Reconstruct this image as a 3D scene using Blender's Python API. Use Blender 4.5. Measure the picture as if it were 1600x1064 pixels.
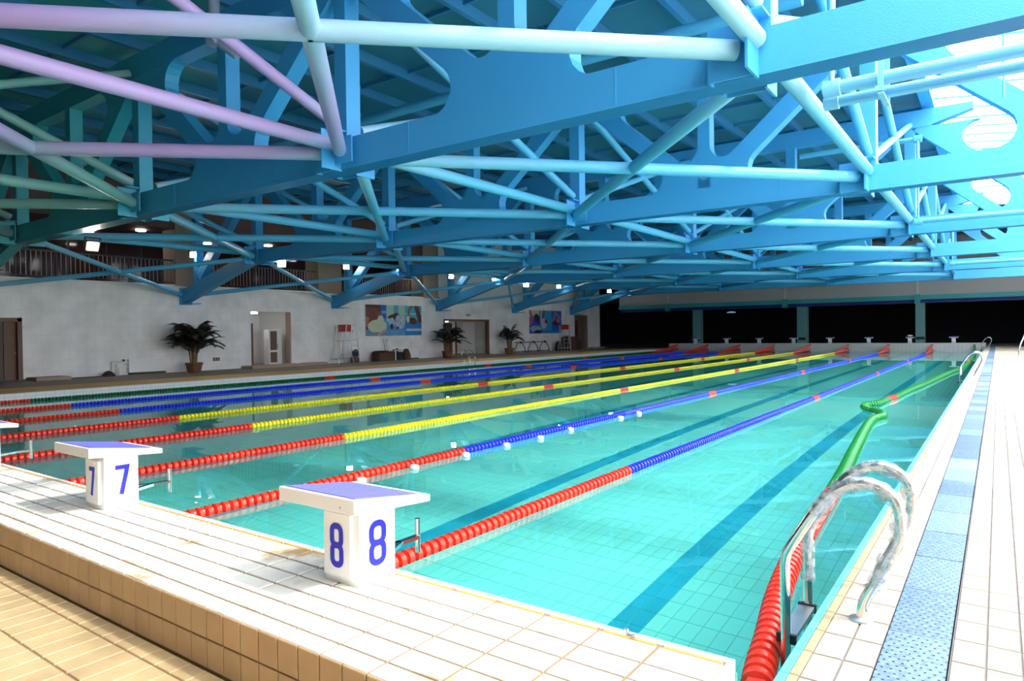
import bpy, bmesh, math, random
from mathutils import Vector, Matrix
R = random.Random(7)
for o in list(bpy.data.objects): bpy.data.objects.remove(o)
SC = bpy.context.scene
COL = SC.collection
# ------------------------------------------------------------------ camera
CAM = Vector((0.703, -2.2251, 1.6673)); YAW, PIT, ROLL, FPX = 0.6215, -0.0120, -0.0140, 1061.77
fw = Vector((-math.sin(YAW)*math.cos(PIT), math.cos(YAW)*math.cos(PIT), math.sin(PIT)))
rt0 = Vector((math.cos(YAW), math.sin(YAW), 0)); up0 = rt0.cross(fw)
rt = math.cos(ROLL)*rt0 + math.sin(ROLL)*up0; up = -math.sin(ROLL)*rt0 + math.cos(ROLL)*up0
cd = bpy.data.cameras.new('camera'); cam = bpy.data.objects.new('camera', cd); COL.objects.link(cam)
cd.sensor_width = 36; cd.lens = FPX/1600*36; cd.clip_end = 400; cd.clip_start = 0.05
M3 = Matrix((rt, up, -fw)).transposed()
cam.matrix_world = Matrix.Translation(CAM) @ M3.to_4x4()
SC.camera = cam
def proj(p):
    d = Vector(p)-CAM; z = d.dot(fw)
    if z < 0.05: return None
    return 800+FPX*d.dot(rt)/z, 532-FPX*d.dot(up)/z, z
def ray(u, v, axis, val):
    d = fw + rt*((u-800)/FPX) + up*((532-v)/FPX)
    return CAM + d*((val-CAM[axis])/d[axis])
# ------------------------------------------------------------------ world, sun, exposure
W = bpy.data.worlds.new('sky'); SC.world = W; W.use_nodes = True
bg = W.node_tree.nodes['Background']; bg.inputs[0].default_value = (1.0, 0.99, 0.97, 1); bg.inputs[1].default_value = 6.8
sd = bpy.data.lights.new('sun', 'SUN'); sd.energy = 5.0; sd.angle = math.radians(2.5); sd.color = (1, .96, .88)
sd.cycles.use_multiple_importance_sampling = False
sun = bpy.data.objects.new('sun', sd); COL.objects.link(sun)
sun.rotation_euler = Vector((-0.72, -0.20, -0.80)).to_track_quat('-Z', 'Y').to_euler()
sun.location = (12, 3, 14)
vs = SC.view_settings
vs.view_transform = 'Standard'; vs.look = 'None'; vs.gamma = 1; vs.exposure = 0.14; vs.use_curve_mapping = False
cy = SC.cycles
cy.use_denoising = True; cy.max_bounces = 10; cy.diffuse_bounces = 4; cy.glossy_bounces = 4; cy.transmission_bounces = 8
cy.transparent_max_bounces = 12; cy.sample_clamp_indirect = 12; cy.caustics_refractive = True; cy.caustics_reflective = False
# ------------------------------------------------------------------ materials
MATS = {}
def nodes(name):
    m = bpy.data.materials.new(name); m.use_nodes = True; MATS[name] = m
    nt = m.node_tree; return m, nt, nt.nodes, nt.links, nt.nodes['Principled BSDF']
def mat(name, col, rough=.5, metal=0, noise=0, nscale=8, bump=0, bscale=60, rnd=0, emit=None, alpha=None, spec=None):
    """principled material with colour mottling (noise), fine relief (bump) and per-piece variation (rnd)"""
    m, nt, N, L, P = nodes(name)
    P.inputs['Roughness'].default_value = rough; P.inputs['Metallic'].default_value = metal
    if spec is not None: P.inputs['Specular IOR Level'].default_value = spec
    P.inputs['Base Color'].default_value = (*col, 1)
    src = None
    tc = N.new('ShaderNodeTexCoord'); geo = N.new('ShaderNodeNewGeometry')
    def scale_col(fac_socket, lo, hi, prev):
        mr = N.new('ShaderNodeMapRange'); mr.inputs['To Min'].default_value = lo; mr.inputs['To Max'].default_value = hi
        L.new(fac_socket, mr.inputs['Value'])
        mx = N.new('ShaderNodeMix'); mx.data_type = 'RGBA'; mx.blend_type = 'MULTIPLY'; mx.inputs['Factor'].default_value = 1
        if prev is None: mx.inputs['A'].default_value = (*col, 1)
        else: L.new(prev, mx.inputs['A'])
        cmb = N.new('ShaderNodeCombineColor')
        for i in range(3): L.new(mr.outputs[0], cmb.inputs[i])
        L.new(cmb.outputs[0], mx.inputs['B']); return mx.outputs['Result']
    if noise:
        nz = N.new('ShaderNodeTexNoise'); nz.inputs['Scale'].default_value = nscale; nz.inputs['Detail'].default_value = 5
        L.new(geo.outputs['Position'], nz.inputs['Vector'])
        src = scale_col(nz.outputs['Fac'], 1-noise, 1+noise, src)
    if rnd:
        oi = N.new('ShaderNodeObjectInfo')
        src = scale_col(oi.outputs['Random'], 1-rnd, 1+rnd, src)
        src = scale_col(geo.outputs['Random Per Island'], 1-rnd, 1+rnd, src)
    if src: L.new(src, P.inputs['Base Color'])
    if bump:
        b2 = N.new('ShaderNodeTexNoise'); b2.inputs['Scale'].default_value = bscale
        L.new(geo.outputs['Position'], b2.inputs['Vector'])
        bn = N.new('ShaderNodeBump'); bn.inputs['Strength'].default_value = bump; bn.inputs['Distance'].default_value = .01
        L.new(b2.outputs['Fac'], bn.inputs['Height']); L.new(bn.outputs[0], P.inputs['Normal'])
    if emit:
        P.inputs['Emission Color'].default_value = (*emit[0], 1); P.inputs['Emission Strength'].default_value = emit[1]
    return m
def brickmat(name, c1, c2, mortar, bw, bh, plane='xz', rough=.35, msize=.004, off=0.0, noise=0, nscale=1.5):
    m, nt, N, L, P = nodes(name)
    P.inputs['Roughness'].default_value = rough
    geo = N.new('ShaderNodeNewGeometry'); sp = N.new('ShaderNodeSeparateXYZ'); cb = N.new('ShaderNodeCombineXYZ')
    L.new(geo.outputs['Position'], sp.inputs[0])
    ax = {'x': 0, 'y': 1, 'z': 2}
    L.new(sp.outputs[ax[plane[0]]], cb.inputs[0]); L.new(sp.outputs[ax[plane[1]]], cb.inputs[1])
    br = N.new('ShaderNodeTexBrick'); br.offset = off; br.squash = 1
    br.inputs['Color1'].default_value = (*c1, 1); br.inputs['Color2'].default_value = (*c2, 1); br.inputs['Mortar'].default_value = (*mortar, 1)
    br.inputs['Scale'].default_value = 1; br.inputs['Brick Width'].default_value = bw; br.inputs['Row Height'].default_value = bh
    br.inputs['Mortar Size'].default_value = msize; br.inputs['Bias'].default_value = 0
    L.new(cb.outputs[0], br.inputs['Vector'])
    out = br.outputs['Color']
    if noise:
        nz = N.new('ShaderNodeTexNoise'); nz.inputs['Scale'].default_value = nscale; nz.inputs['Detail'].default_value = 6
        L.new(geo.outputs['Position'], nz.inputs['Vector'])
        mr = N.new('ShaderNodeMapRange'); mr.inputs['To Min'].default_value = 1-noise; mr.inputs['To Max'].default_value = 1+noise*.6
        mr.inputs['From Min'].default_value = .3; mr.inputs['From Max'].default_value = .7
        L.new(nz.outputs['Fac'], mr.inputs['Value'])
        cmb = N.new('ShaderNodeCombineColor')
        for i in range(3): L.new(mr.outputs[0], cmb.inputs[i])
        mx = N.new('ShaderNodeMix'); mx.data_type = 'RGBA'; mx.blend_type = 'MULTIPLY'; mx.inputs['Factor'].default_value = 1
        L.new(out, mx.inputs['A']); L.new(cmb.outputs[0], mx.inputs['B']); out = mx.outputs['Result']
    L.new(out, P.inputs['Base Color']); return m
def posmat(name, base, stops, rough=.45, bump=.25, bscale=70):
    """base colour with painted tints imitating light and camera casts: stops = [(axis, from, to, colour)] mixed over base by position"""
    m, nt, N, L, P = nodes(name)
    P.inputs['Roughness'].default_value = rough
    geo = N.new('ShaderNodeNewGeometry'); sp = N.new('ShaderNodeSeparateXYZ'); L.new(geo.outputs['Position'], sp.inputs[0])
    prev = None
    for (conds, colr) in stops:
        f = None
        for (ax, a, b) in conds:
            mr = N.new('ShaderNodeMapRange'); mr.interpolation_type = 'SMOOTHSTEP'
            mr.inputs['From Min'].default_value = a; mr.inputs['From Max'].default_value = b
            L.new(sp.outputs[ax], mr.inputs['Value'])
            if f is None: f = mr.outputs[0]
            else:
                mu = N.new('ShaderNodeMath'); mu.operation = 'MULTIPLY'; L.new(f, mu.inputs[0]); L.new(mr.outputs[0], mu.inputs[1]); f = mu.outputs[0]
        mx = N.new('ShaderNodeMix'); mx.data_type = 'RGBA'; L.new(f, mx.inputs['Factor'])
        if prev is None: mx.inputs['A'].default_value = (*base, 1)
        else: L.new(prev, mx.inputs['A'])
        mx.inputs['B'].default_value = (*colr, 1); prev = mx.outputs['Result']
    if prev: L.new(prev, P.inputs['Base Color'])
    else: P.inputs['Base Color'].default_value = (*base, 1)
    if bump:
        nz = N.new('ShaderNodeTexNoise'); nz.inputs['Scale'].default_value = bscale; L.new(geo.outputs['Position'], nz.inputs['Vector'])
        bn = N.new('ShaderNodeBump'); bn.inputs['Strength'].default_value = bump; bn.inputs['Distance'].default_value = .01
        L.new(nz.outputs['Fac'], bn.inputs['Height']); L.new(bn.outputs[0], P.inputs['Normal'])
    return m
STEEL = posmat('blue_steel_light_cast', (.055, .37, .73), [([(0, -12, -17), (1, 9.5, 6)], (.05, .40, .46))])  # green camera cast painted into the blue at the near left
BRACE = posmat('brace_paint_light_cast', (.10, .46, .74), [([(1, 9, 5)], (.34, .64, .80)), ([(0, -3.5, -7), (1, 6.5, 4)], (.50, .35, .66)), ([(0, -10, -13), (1, 6.5, 4.5)], (.25, .50, .45))])  # near tubes painted lighter for light; lavender and green camera casts added
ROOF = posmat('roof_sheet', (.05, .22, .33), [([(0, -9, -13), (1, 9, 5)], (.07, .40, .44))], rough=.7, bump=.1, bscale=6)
PURLIN = mat('purlin_paint', (.04, .24, .46), .5)
WHITEP = mat('white_plaster', (.78, .78, .77), .8, noise=.06, nscale=.8)
LWALL = brickmat('white_wall_tile', (.91, .87, .86), (.88, .84, .83), (.80, .77, .76), .3, .3, 'yz', .3, .006, 0, .14, 1.1)
ENDTILE = brickmat('grey_end_tile', (.60, .58, .57), (.56, .55, .55), (.40, .39, .40), .24, .12, 'xz', .3, .006)
SIDETILE = brickmat('pale_side_tile', (.72, .74, .76), (.68, .71, .74), (.5, .52, .55), .24, .12, 'yz', .3, .006)
POOLX = brickmat('pool_wall_tile_x', (.20, .68, .66), (.19, .64, .63), (.10, .42, .42), .25, .12, 'xz', .3, .006)
POOLY = brickmat('pool_wall_tile_y', (.20, .68, .66), (.19, .64, .63), (.10, .42, .42), .25, .12, 'yz', .3, .006)
POOLF = brickmat('pool_floor_tile_far', (.23, .92, .82), (.22, .89, .80), (.10, .62, .54), .125, .25, 'xy', .35, .005)
POOLGR = mat('pool_grout', (.08, .58, .48), .6)
PTILE = mat('turquoise_pool_tile', (.24, .95, .85), .35, rnd=.03)
PDARK = mat('dark_blue_lane_tile', (.015, .50, .68), .35, rnd=.06)
DTILE = mat('cream_deck_tile', (.42, .355, .275), .5, noise=.22, nscale=4, rnd=.06)
def stained(name, base, stain, thr, rough=.5, sc=2.6):
    m = mat(name, base, rough, rnd=.05); nt = m.node_tree; N, L = nt.nodes, nt.links; P = N['Principled BSDF']
    src = P.inputs['Base Color'].links[0].from_socket
    geo = N.new('ShaderNodeNewGeometry'); nz = N.new('ShaderNodeTexNoise'); nz.inputs['Scale'].default_value = sc; nz.inputs['Detail'].default_value = 7; nz.inputs['Roughness'].default_value = .65
    L.new(geo.outputs['Position'], nz.inputs['Vector'])
    mr = N.new('ShaderNodeMapRange'); mr.inputs['From Min'].default_value = thr; mr.inputs['From Max'].default_value = thr+.14; L.new(nz.outputs['Fac'], mr.inputs['Value'])
    mx = N.new('ShaderNodeMix'); mx.data_type = 'RGBA'; L.new(mr.outputs[0], mx.inputs['Factor']); L.new(src, mx.inputs['A']); mx.inputs['B'].default_value = (*stain, 1)
    L.new(mx.outputs['Result'], P.inputs['Base Color']); return m
PLTILE = stained('stained_platform_tile', (.72, .69, .63), (.40, .27, .13), .54)
GROUT = mat('tan_grout', (.26, .17, .09), .9, noise=.2, nscale=6)
GGROUT = mat('grey_grout', (.20, .17, .16), .9)
STILE = mat('tan_riser_tile', (.40, .27, .15), .45, noise=.18, nscale=7, rnd=.07)
FTILE = mat('ochre_floor_tile', (.50, .36, .19), .5, noise=.40, nscale=5, rnd=.06)
EDGEW = mat('white_edge_tile', (.82, .80, .76), .4)
EDGEO = mat('ochre_edge_strip', (.62, .36, .10), .7)
EDGEB = mat('blue_edge_tile', (.10, .40, .58), .35, rnd=.1)
BULL = mat('tan_bullnose', (.42, .30, .15), .5, rnd=.06)
LDECK = mat('brown_deck', (.26, .19, .14), .6, noise=.15, nscale=2)  # tan deck tile in its shaded tone, reused for recess floors
LSTRIP = mat('deck_lit_tone', (.75, .42, .10), .6, noise=.15, nscale=2)  # same tan tile in a brighter tone, imitating light by the water
WHITE = mat('white_moulding', (.86, .86, .85), .4)
BLUEPAD = mat('blue_grip_pad', (.13, .13, .62), .8, noise=.2, nscale=60, bump=.3, bscale=300)
DIGIT = mat('navy_number', (.010, .012, .50), .5)
CHROME = mat('polished_steel', (.72, .70, .66), .12, 1)
STEELG = mat('steel_grey', (.55, .57, .6), .35, .9)
BLACK = mat('black_rubber', (.01, .012, .015), .5)
DARK = mat('painted_shade', (.006, .006, .008), .9)  # near-black colour stands in for deep shade under the far gallery
DARKB = mat('dark_brown', (.035, .018, .012), .5)
BROWN = mat('brown_wood', (.16, .07, .035), .5, noise=.2, nscale=4)
DBROWN = mat('dark_wood_frame', (.09, .035, .02), .5)
TANCOL = mat('tan_column', (.40, .29, .21), .7, noise=.1, nscale=2)
BALCB = mat('balcony_back', (.07, .025, .018), .35)
BALCC = mat('balcony_ceiling', (.16, .085, .07), .6)
RAIL = mat('dark_rail', (.05, .03, .025), .4)
BALU = mat('pale_baluster', (.45, .36, .32), .35, .6)
BPANE = mat('gallery_glass', (.05, .02, .015), .07)
LAMP = mat('lamp_lens', (1, 1, 1), .5, emit=((1, .98, .95), 14))
FLOOD = mat('flood_lens', (1, 1, 1), .5, emit=((1, .93, .84), 220))
FLOODH = mat('flood_housing', (.05, .03, .025), .5)
TERRA = mat('terracotta', (.17, .06, .028), .6)
LEAF = mat('dark_palm_leaf', (.030, .022, .010), .5, rnd=.3)
STEM = mat('palm_stem', (.20, .13, .06), .6)
CARD = mat('brown_cardboard', (.10, .045, .025), .8, noise=.1)
REDC = mat('red_plastic', (.60, .03, .015), .35)
GREYB = mat('grey_concrete_beam', (.52, .50, .50), .7)
TEALB = mat('teal_beam_paint', (.06, .40, .42), .5)
NAVYB = mat('navy_beam_soffit', (.02, .04, .25), .6)
TEALC = mat('teal_column_paint', (.16, .36, .36), .6)
RED = mat('red_float', (.86, .035, .012), .28, rnd=.05)
BLU = mat('blue_float', (.02, .03, .80), .28, rnd=.05)
YEL = mat('yellow_float', (.88, .76, .01), .28, rnd=.05)
GRN = mat('green_float', (.01, .24, .035), .28, rnd=.05)
DGRN = mat('dark_green_float', (.012, .13, .035), .3, rnd=.05)
CABLE = mat('rope_cable', (.3, .3, .3), .5)
SIGN = mat('sign_board', (.03, .05, .03), .5)
SIGNL = mat('sign_mark', (.25, .5, .3), .5, emit=((.3, .7, .4), .4))
def glass_pane(name, tint, tr=.85):
    m, nt, N, L, P = nodes(name)
    N.remove(P); out = N['Material Output']
    t = N.new('ShaderNodeBsdfTransparent'); t.inputs[0].default_value = (*tint, 1)
    d = N.new('ShaderNodeBsdfTranslucent'); d.inputs[0].default_value = (.9, .95, 1, 1)
    mx = N.new('ShaderNodeMixShader'); mx.inputs[0].default_value = 1-tr
    L.new(t.outputs[0], mx.inputs[1]); L.new(d.outputs[0], mx.inputs[2]); L.new(mx.outputs[0], out.inputs[0]); return m
SKYPANE = glass_pane('skylight_pane', (.98, .99, 1.0), .88)
def clear_glass(name, tint=(.9, .92, .92), g=.08):
    m, nt, N, L, P = nodes(name)
    N.remove(P); out = N['Material Output']
    t = N.new('ShaderNodeBsdfTransparent'); t.inputs[0].default_value = (*tint, 1)
    d = N.new('ShaderNodeBsdfGlossy'); d.inputs['Roughness'].default_value = .05
    mx = N.new('ShaderNodeMixShader'); mx.inputs[0].default_value = g
    L.new(t.outputs[0], mx.inputs[1]); L.new(d.outputs[0], mx.inputs[2]); L.new(mx.outputs[0], out.inputs[0]); return m
GLASS = clear_glass('door_glass')
def wrap_mat():
    m, nt, N, L, P = nodes('plastic_wrap')
    N.remove(P); out = N['Material Output']
    t = N.new('ShaderNodeBsdfTransparent'); t.inputs[0].default_value = (.93, .95, .97, 1)
    p = N.new('ShaderNodeBsdfPrincipled'); p.inputs['Base Color'].default_value = (.78, .80, .82, 1); p.inputs['Roughness'].default_value = .35
    nz = N.new('ShaderNodeTexNoise'); nz.inputs['Scale'].default_value = 22; nz.inputs['Detail'].default_value = 2
    geo = N.new('ShaderNodeNewGeometry'); L.new(geo.outputs['Position'], nz.inputs['Vector'])
    rp = N.new('ShaderNodeMapRange'); rp.inputs['From Min'].default_value = .42; rp.inputs['From Max'].default_value = .62
    rp.inputs['To Min'].default_value = .12; rp.inputs['To Max'].default_value = .50
    L.new(nz.outputs['Fac'], rp.inputs['Value'])
    mx = N.new('ShaderNodeMixShader'); L.new(rp.outputs[0], mx.inputs[0])
    L.new(t.outputs[0], mx.inputs[1]); L.new(p.outputs[0], mx.inputs[2]); L.new(mx.outputs[0], out.inputs[0]); return m
WRAP = wrap_mat()
def grate_mat():
    m, nt, N, L, P = nodes('perforated_steel')
    P.inputs['Metallic'].default_value = .35; P.inputs['Roughness'].default_value = .4
    tc = N.new('ShaderNodeTexCoord'); oi = N.new('ShaderNodeObjectInfo'); geo = N.new('ShaderNodeNewGeometry')
    sp = N.new('ShaderNodeSeparateXYZ'); L.new(tc.outputs['Object'], sp.inputs[0])
    def math_(op, a, b=None, clamp=False):
        n = N.new('ShaderNodeMath'); n.operation = op; n.use_clamp = clamp
        for i, s in enumerate((a, b)):
            if s is None: continue
            if isinstance(s, (int, float)): n.inputs[i].default_value = s
            else: L.new(s, n.inputs[i])
        return n.outputs[0]
    # staggered rows of round holes, 30 x 36 mm apart
    ry = math_('DIVIDE', sp.outputs[1], .036); row = math_('FLOOR', ry); fy = math_('SUBTRACT', math_('SUBTRACT', ry, row), .5)
    sh = math_('MULTIPLY', math_('MODULO', math_('ABSOLUTE', row), 2.0), .5)
    rx = math_('ADD', math_('DIVIDE', sp.outputs[0], .032), sh); fx = math_('SUBTRACT', math_('SUBTRACT', rx, math_('FLOOR', rx)), .5)
    d = math_('SQRT', math_('ADD', math_('MULTIPLY', math_('MULTIPLY', fx, fx), 1.0), math_('MULTIPLY', math_('MULTIPLY', fy, fy), 1.3)))
    hole = math_('LESS_THAN', d, .17)
    nz = N.new('ShaderNodeTexNoise'); nz.inputs['Scale'].default_value = 45; nz.inputs['Detail'].default_value = 4; L.new(geo.outputs['Position'], nz.inputs['Vector'])
    rp = N.new('ShaderNodeValToRGB'); rp.color_ramp.elements[0].position = .2; rp.color_ramp.elements[0].color = (.07, .13, .25, 1)
    rp.color_ramp.elements[1].position = .8; rp.color_ramp.elements[1].color = (.26, .37, .54, 1)
    add = math_('ADD', nz.outputs['Fac'], math_('MULTIPLY', math_('SUBTRACT', oi.outputs['Random'], .5), .6)); L.new(add, rp.inputs[0])
    mx = N.new('ShaderNodeMix'); mx.data_type = 'RGBA'; L.new(hole, mx.inputs['Factor']); L.new(rp.outputs[0], mx.inputs['A']); mx.inputs['B'].default_value = (.005, .005, .01, 1)
    L.new(mx.outputs['Result'], P.inputs['Base Color']); return m
GRATE = grate_mat()
def water_mat():
    m, nt, N, L, P = nodes('pool_water')
    N.remove(P); out = N['Material Output']
    g = N.new('ShaderNodeBsdfGlass'); g.inputs['IOR'].default_value = 1.33; g.inputs['Roughness'].default_value = 0
    g.inputs['Color'].default_value = (.86, .985, .97, 1)
    geo = N.new('ShaderNodeNewGeometry'); nz = N.new('ShaderNodeTexNoise'); nz.inputs['Scale'].default_value = 1.1; nz.inputs['Detail'].default_value = 2
    L.new(geo.outputs['Position'], nz.inputs['Vector'])
    b = N.new('ShaderNodeBump'); b.inputs['Strength'].default_value = .05; b.inputs['Distance'].default_value = .02
    L.new(nz.outputs['Fac'], b.inputs['Height']); L.new(b.outputs[0], g.inputs['Normal']); L.new(g.outputs[0], out.inputs[0]); return m
WATER = water_mat()
def print_mat(name):
    m, nt, N, L, P = nodes(name); P.inputs['Roughness'].default_value = .35
    a = N.new('ShaderNodeAttribute'); a.attribute_name = 'print'; L.new(a.outputs['Color'], P.inputs['Base Color']); return m
PRINT = print_mat('poster_print')
# ------------------------------------------------------------------ mesh helpers
class MB:
    def __init__(s): s.v = []; s.f = []
    def add(s, vs, fs):
        n = len(s.v); s.v += [tuple(v) for v in vs]; s.f += [tuple(i+n for i in f) for f in fs]; return s
    def box(s, x0, x1, y0, y1, z0, z1, bottom=True):
        v = [(x0,y0,z0),(x1,y0,z0),(x1,y1,z0),(x0,y1,z0),(x0,y0,z1),(x1,y0,z1),(x1,y1,z1),(x0,y1,z1)]
        f = [(4,5,6,7),(0,1,5,4),(1,2,6,5),(2,3,7,6),(3,0,4,7)]
        if bottom: f.append((3,2,1,0))
        return s.add(v, f)
    def beam(s, a, b, w, h, upv=(0,0,1)):
        """box section from a to b: w across, h along the up direction"""
        a = Vector(a); b = Vector(b); d = (b-a).normalized(); u = Vector(upv)
        side = d.cross(u)
        if side.length < 1e-4: side = d.cross(Vector((0,1,0)))
        side.normalize(); u = side.cross(d).normalized()
        v = []
        for p in (a, b):
            for sx, sy in ((-1,-1),(1,-1),(1,1),(-1,1)): v.append(p+side*(sx*w/2)+u*(sy*h/2))
        return s.add(v, [(3,2,1,0),(4,5,6,7),(0,1,5,4),(1,2,6,5),(2,3,7,6),(3,0,4,7)])
    def tube(s, pts, r, n=10, caps=True, closed=False, rf=None):
        pts = [Vector(p) for p in pts]; N_ = len(pts); base = len(s.v); prev = None
        for i, p in enumerate(pts):
            if closed: t = pts[(i+1) % N_]-pts[i-1]
            else: t = pts[min(i+1, N_-1)]-pts[max(i-1, 0)]
            t.normalize()
            if prev is None:
                a = Vector((0,0,1)) if abs(t.z) < .9 else Vector((1,0,0)); u = t.cross(a).normalized()
            else: u = (prev - t*prev.dot(t)).normalized()
            prev = u; w = t.cross(u)
            for k in range(n):
                an = 2*math.pi*k/n; rr = r if rf is None else rf(i, k)
                s.v.append(tuple(p+u*(math.cos(an)*rr)+w*(math.sin(an)*rr)))
        m = N_ if closed else N_-1
        for i in range(m):
            for k in range(n):
                a0 = base+i*n+k; a1 = base+i*n+(k+1) % n; b0 = base+((i+1) % N_)*n+k; b1 = base+((i+1) % N_)*n+(k+1) % n
                s.f.append((a0,a1,b1,b0))
        if caps and not closed:
            s.f.append(tuple(base+k for k in reversed(range(n)))); s.f.append(tuple(base+(N_-1)*n+k for k in range(n)))
        return s
    def lathe(s, prof, n=16, c=(0,0,0), axis='z'):
        base = len(s.v); m = len(prof)
        for (r, h) in prof:
            for k in range(n):
                a = 2*math.pi*k/n; x, y = r*math.cos(a), r*math.sin(a)
                p = (x, y, h) if axis == 'z' else ((x, h, y) if axis == 'y' else (h, x, y))
                s.v.append((p[0]+c[0], p[1]+c[1], p[2]+c[2]))
        for i in range(m-1):
            for k in range(n):
                s.f.append((base+i*n+k, base+i*n+(k+1) % n, base+(i+1)*n+(k+1) % n, base+(i+1)*n+k))
        s.f.append(tuple(base+k for k in reversed(range(n)))); s.f.append(tuple(base+(m-1)*n+k for k in range(n)))
        return s
    def prism(s, poly, y0, y1):
        """polygon in XZ extruded along Y"""
        n = len(poly); v = [(x, y0, z) for x, z in poly]+[(x, y1, z) for x, z in poly]
        f = [tuple(range(n)), tuple(reversed(range(n, 2*n)))]+[(i, (i+1) % n+0 if False else (i+1) % n, (i+1) % n+n, i+n) for i in range(n)]
        return s.add(v, f)
    def ribbon(s, pts, w, t, closed=False):
        """flat stroke in local XZ (y = depth): pts are (x, z)"""
        n = len(pts); base = len(s.v); P = [Vector((p[0], p[1])) for p in pts]
        for i in range(n):
            if closed: d1 = P[i]-P[i-1]; d2 = P[(i+1) % n]-P[i]
            else: d1 = P[i]-P[max(i-1, 0)] if i else P[1]-P[0]; d2 = P[min(i+1, n-1)]-P[i] if i < n-1 else d1
            d1.normalize(); d2.normalize(); b = d1+d2
            if b.length < 1e-6: b = d1
            b.normalize(); nn = Vector((-b.y, b.x)); k = 1/max(.45, abs(nn.dot(Vector((-d1.y, d1.x)))))
            for sg in (1, -1):
                q = P[i]+nn*(sg*w/2*k)
                s.v.append((q.x, 0, q.y)); s.v.append((q.x, -t, q.y))
        m = n if closed else n-1
        for i in range(m):
            j = (i+1) % n; a = base+4*i; b_ = base+4*j
            s.f += [(a+1, b_+1, b_+3, a+3), (a, a+2, b_+2, b_), (a, b_, b_+1, a+1), (a+2, a+3, b_+3, b_+2)]
        if not closed:
            a = base; e = base+4*(n-1); s.f += [(a, a+1, a+3, a+2), (e, e+2, e+3, e+1)]
        return s
    def mesh(s, name, m, smooth=False):
        me = bpy.data.meshes.new(name); me.from_pydata(s.v, [], s.f); me.update()
        if m: me.materials.append(m)
        bm = bmesh.new(); bm.from_mesh(me); bmesh.ops.recalc_face_normals(bm, faces=bm.faces); bm.to_mesh(me); bm.free()
        if smooth: me.shade_smooth()
        return me
    def build(s, name, m, parent=None, loc=None, smooth=False, rot=None):
        return link(name, s.mesh(name, m, smooth), parent, loc, rot)
def link(name, me, parent=None, loc=None, rot=None):
    o = bpy.data.objects.new(name, me); COL.objects.link(o)
    if parent: o.parent = parent
    if loc: o.location = loc
    if rot: o.rotation_euler = rot
    return o
def smooth_angle(me, deg=40):
    me.shade_smooth()
    try: me.set_sharp_from_angle(angle=math.radians(deg))
    except Exception: pass
def thing(name, label, cat, loc=(0,0,0), rz=0, group=None):
    o = bpy.data.objects.new(name, None); COL.objects.link(o); o.location = loc; o.rotation_euler = (0, 0, rz)
    return tag(o, label, cat, group)
def tag(o, label, cat, group=None, kind=None):
    o['label'] = label; o['category'] = cat
    if group: o['group'] = group
    if kind: o['kind'] = kind
    return o
def struct(o, label=None, cat=None):
    o['kind'] = 'structure'
    if label: o['label'] = label
    if cat: o['category'] = cat
    return o
def copy_tree(o, parent=None):
    c = o.copy(); COL.objects.link(c)
    if parent: c.parent = parent
    for ch in [x for x in bpy.data.objects if x.parent == o]: copy_tree(ch, c)
    return c
TM = {}
def tile_mesh(sx, sy, h, m, orient):
    k = (round(sx, 4), round(sy, 4), h, m.name, orient)
    if k in TM: return TM[k]
    c = min(.003, h*.5); b = MB(); x, y = sx/2, sy/2
    v = [(-x,-y,-h),(x,-y,-h),(x,y,-h),(-x,y,-h),(-x,-y,-c),(x,-y,-c),(x,y,-c),(-x,y,-c),(-x+c,-y+c,0),(x-c,-y+c,0),(x-c,y-c,0),(-x+c,y-c,0)]
    f = [(8,9,10,11)]
    for i in range(4):
        j = (i+1) % 4; f += [(i,j,j+4,i+4), (i+4,j+4,j+8,i+8)]
    if orient == 'f': v = [(p[0], -p[2], p[1]) for p in v]          # facing -Y: local y = depth
    b.add(v, f); TM[k] = b.mesh('tile', m); return TM[k]
def tile_set(parent, name, cells, h, mat_of, restname, orient='t', limit=300, maxz=99):
    """cells: (cx,cy,cz,sx,sy,tag). The ones that show largest become parts of their own, the rest one joined part per material."""
    sc = []
    for c in cells:
        q = proj(c[:3]); s = 0
        if q and -40 < q[0] < 1640 and -40 < q[1] < 1104 and q[2] < maxz: s = 1/q[2]
        sc.append(s)
    order = sorted(range(len(cells)), key=lambda i: -sc[i])
    best = {i for i in order[:limit] if sc[i] > 0}
    rest = {}
    for i, c in enumerate(cells):
        m = mat_of(c[5])
        if i in best:
            link(name, tile_mesh(c[3], c[4], h, m, orient), parent, tuple(Vector(c[:3])-Vector(parent.location)))
        else:
            b = rest.setdefault(m.name, MB()); x, y = c[3]/2, c[4]/2
            if orient == 't': b.box(c[0]-x, c[0]+x, c[1]-y, c[1]+y, c[2]-h, c[2], False)
            else: b.box(c[0]-x, c[0]+x, c[1], c[1]+h, c[2]-y, c[2]+y)
    for mn, b in rest.items():
        o = b.build(restname, MATS[mn], parent, tuple(-Vector(parent.location))); o['kind'] = 'stuff'
# ================================================================== THE SETTING
ZD, ZP, ZL, PW, DEP = .33, .58, .20, -20.75, -1.42
# ---- near lower floor
fl = struct(MB().box(-28, 9.5, -9, -.745, .0, ZD-.006).build('floor', GROUT), 'ochre tiled lower floor in front of the raised start platform', 'floor')
cells = []
ys = [(-.745, -.845)]+[(-.845-.232*k, -.845-.232*(k+1)) for k in range(8)]
for (ya, yb) in ys:
    for i in range(-60, 40):
        x0 = -1.17+.117*i
        if -7.5 < x0 < 3: cells.append((x0+.0585, (ya+yb)/2, ZD, .111, ya-yb-.009, 0))
tile_set(fl, 'floor_tile', cells, .012, lambda t: FTILE, 'floor_tiles_beyond')
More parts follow.
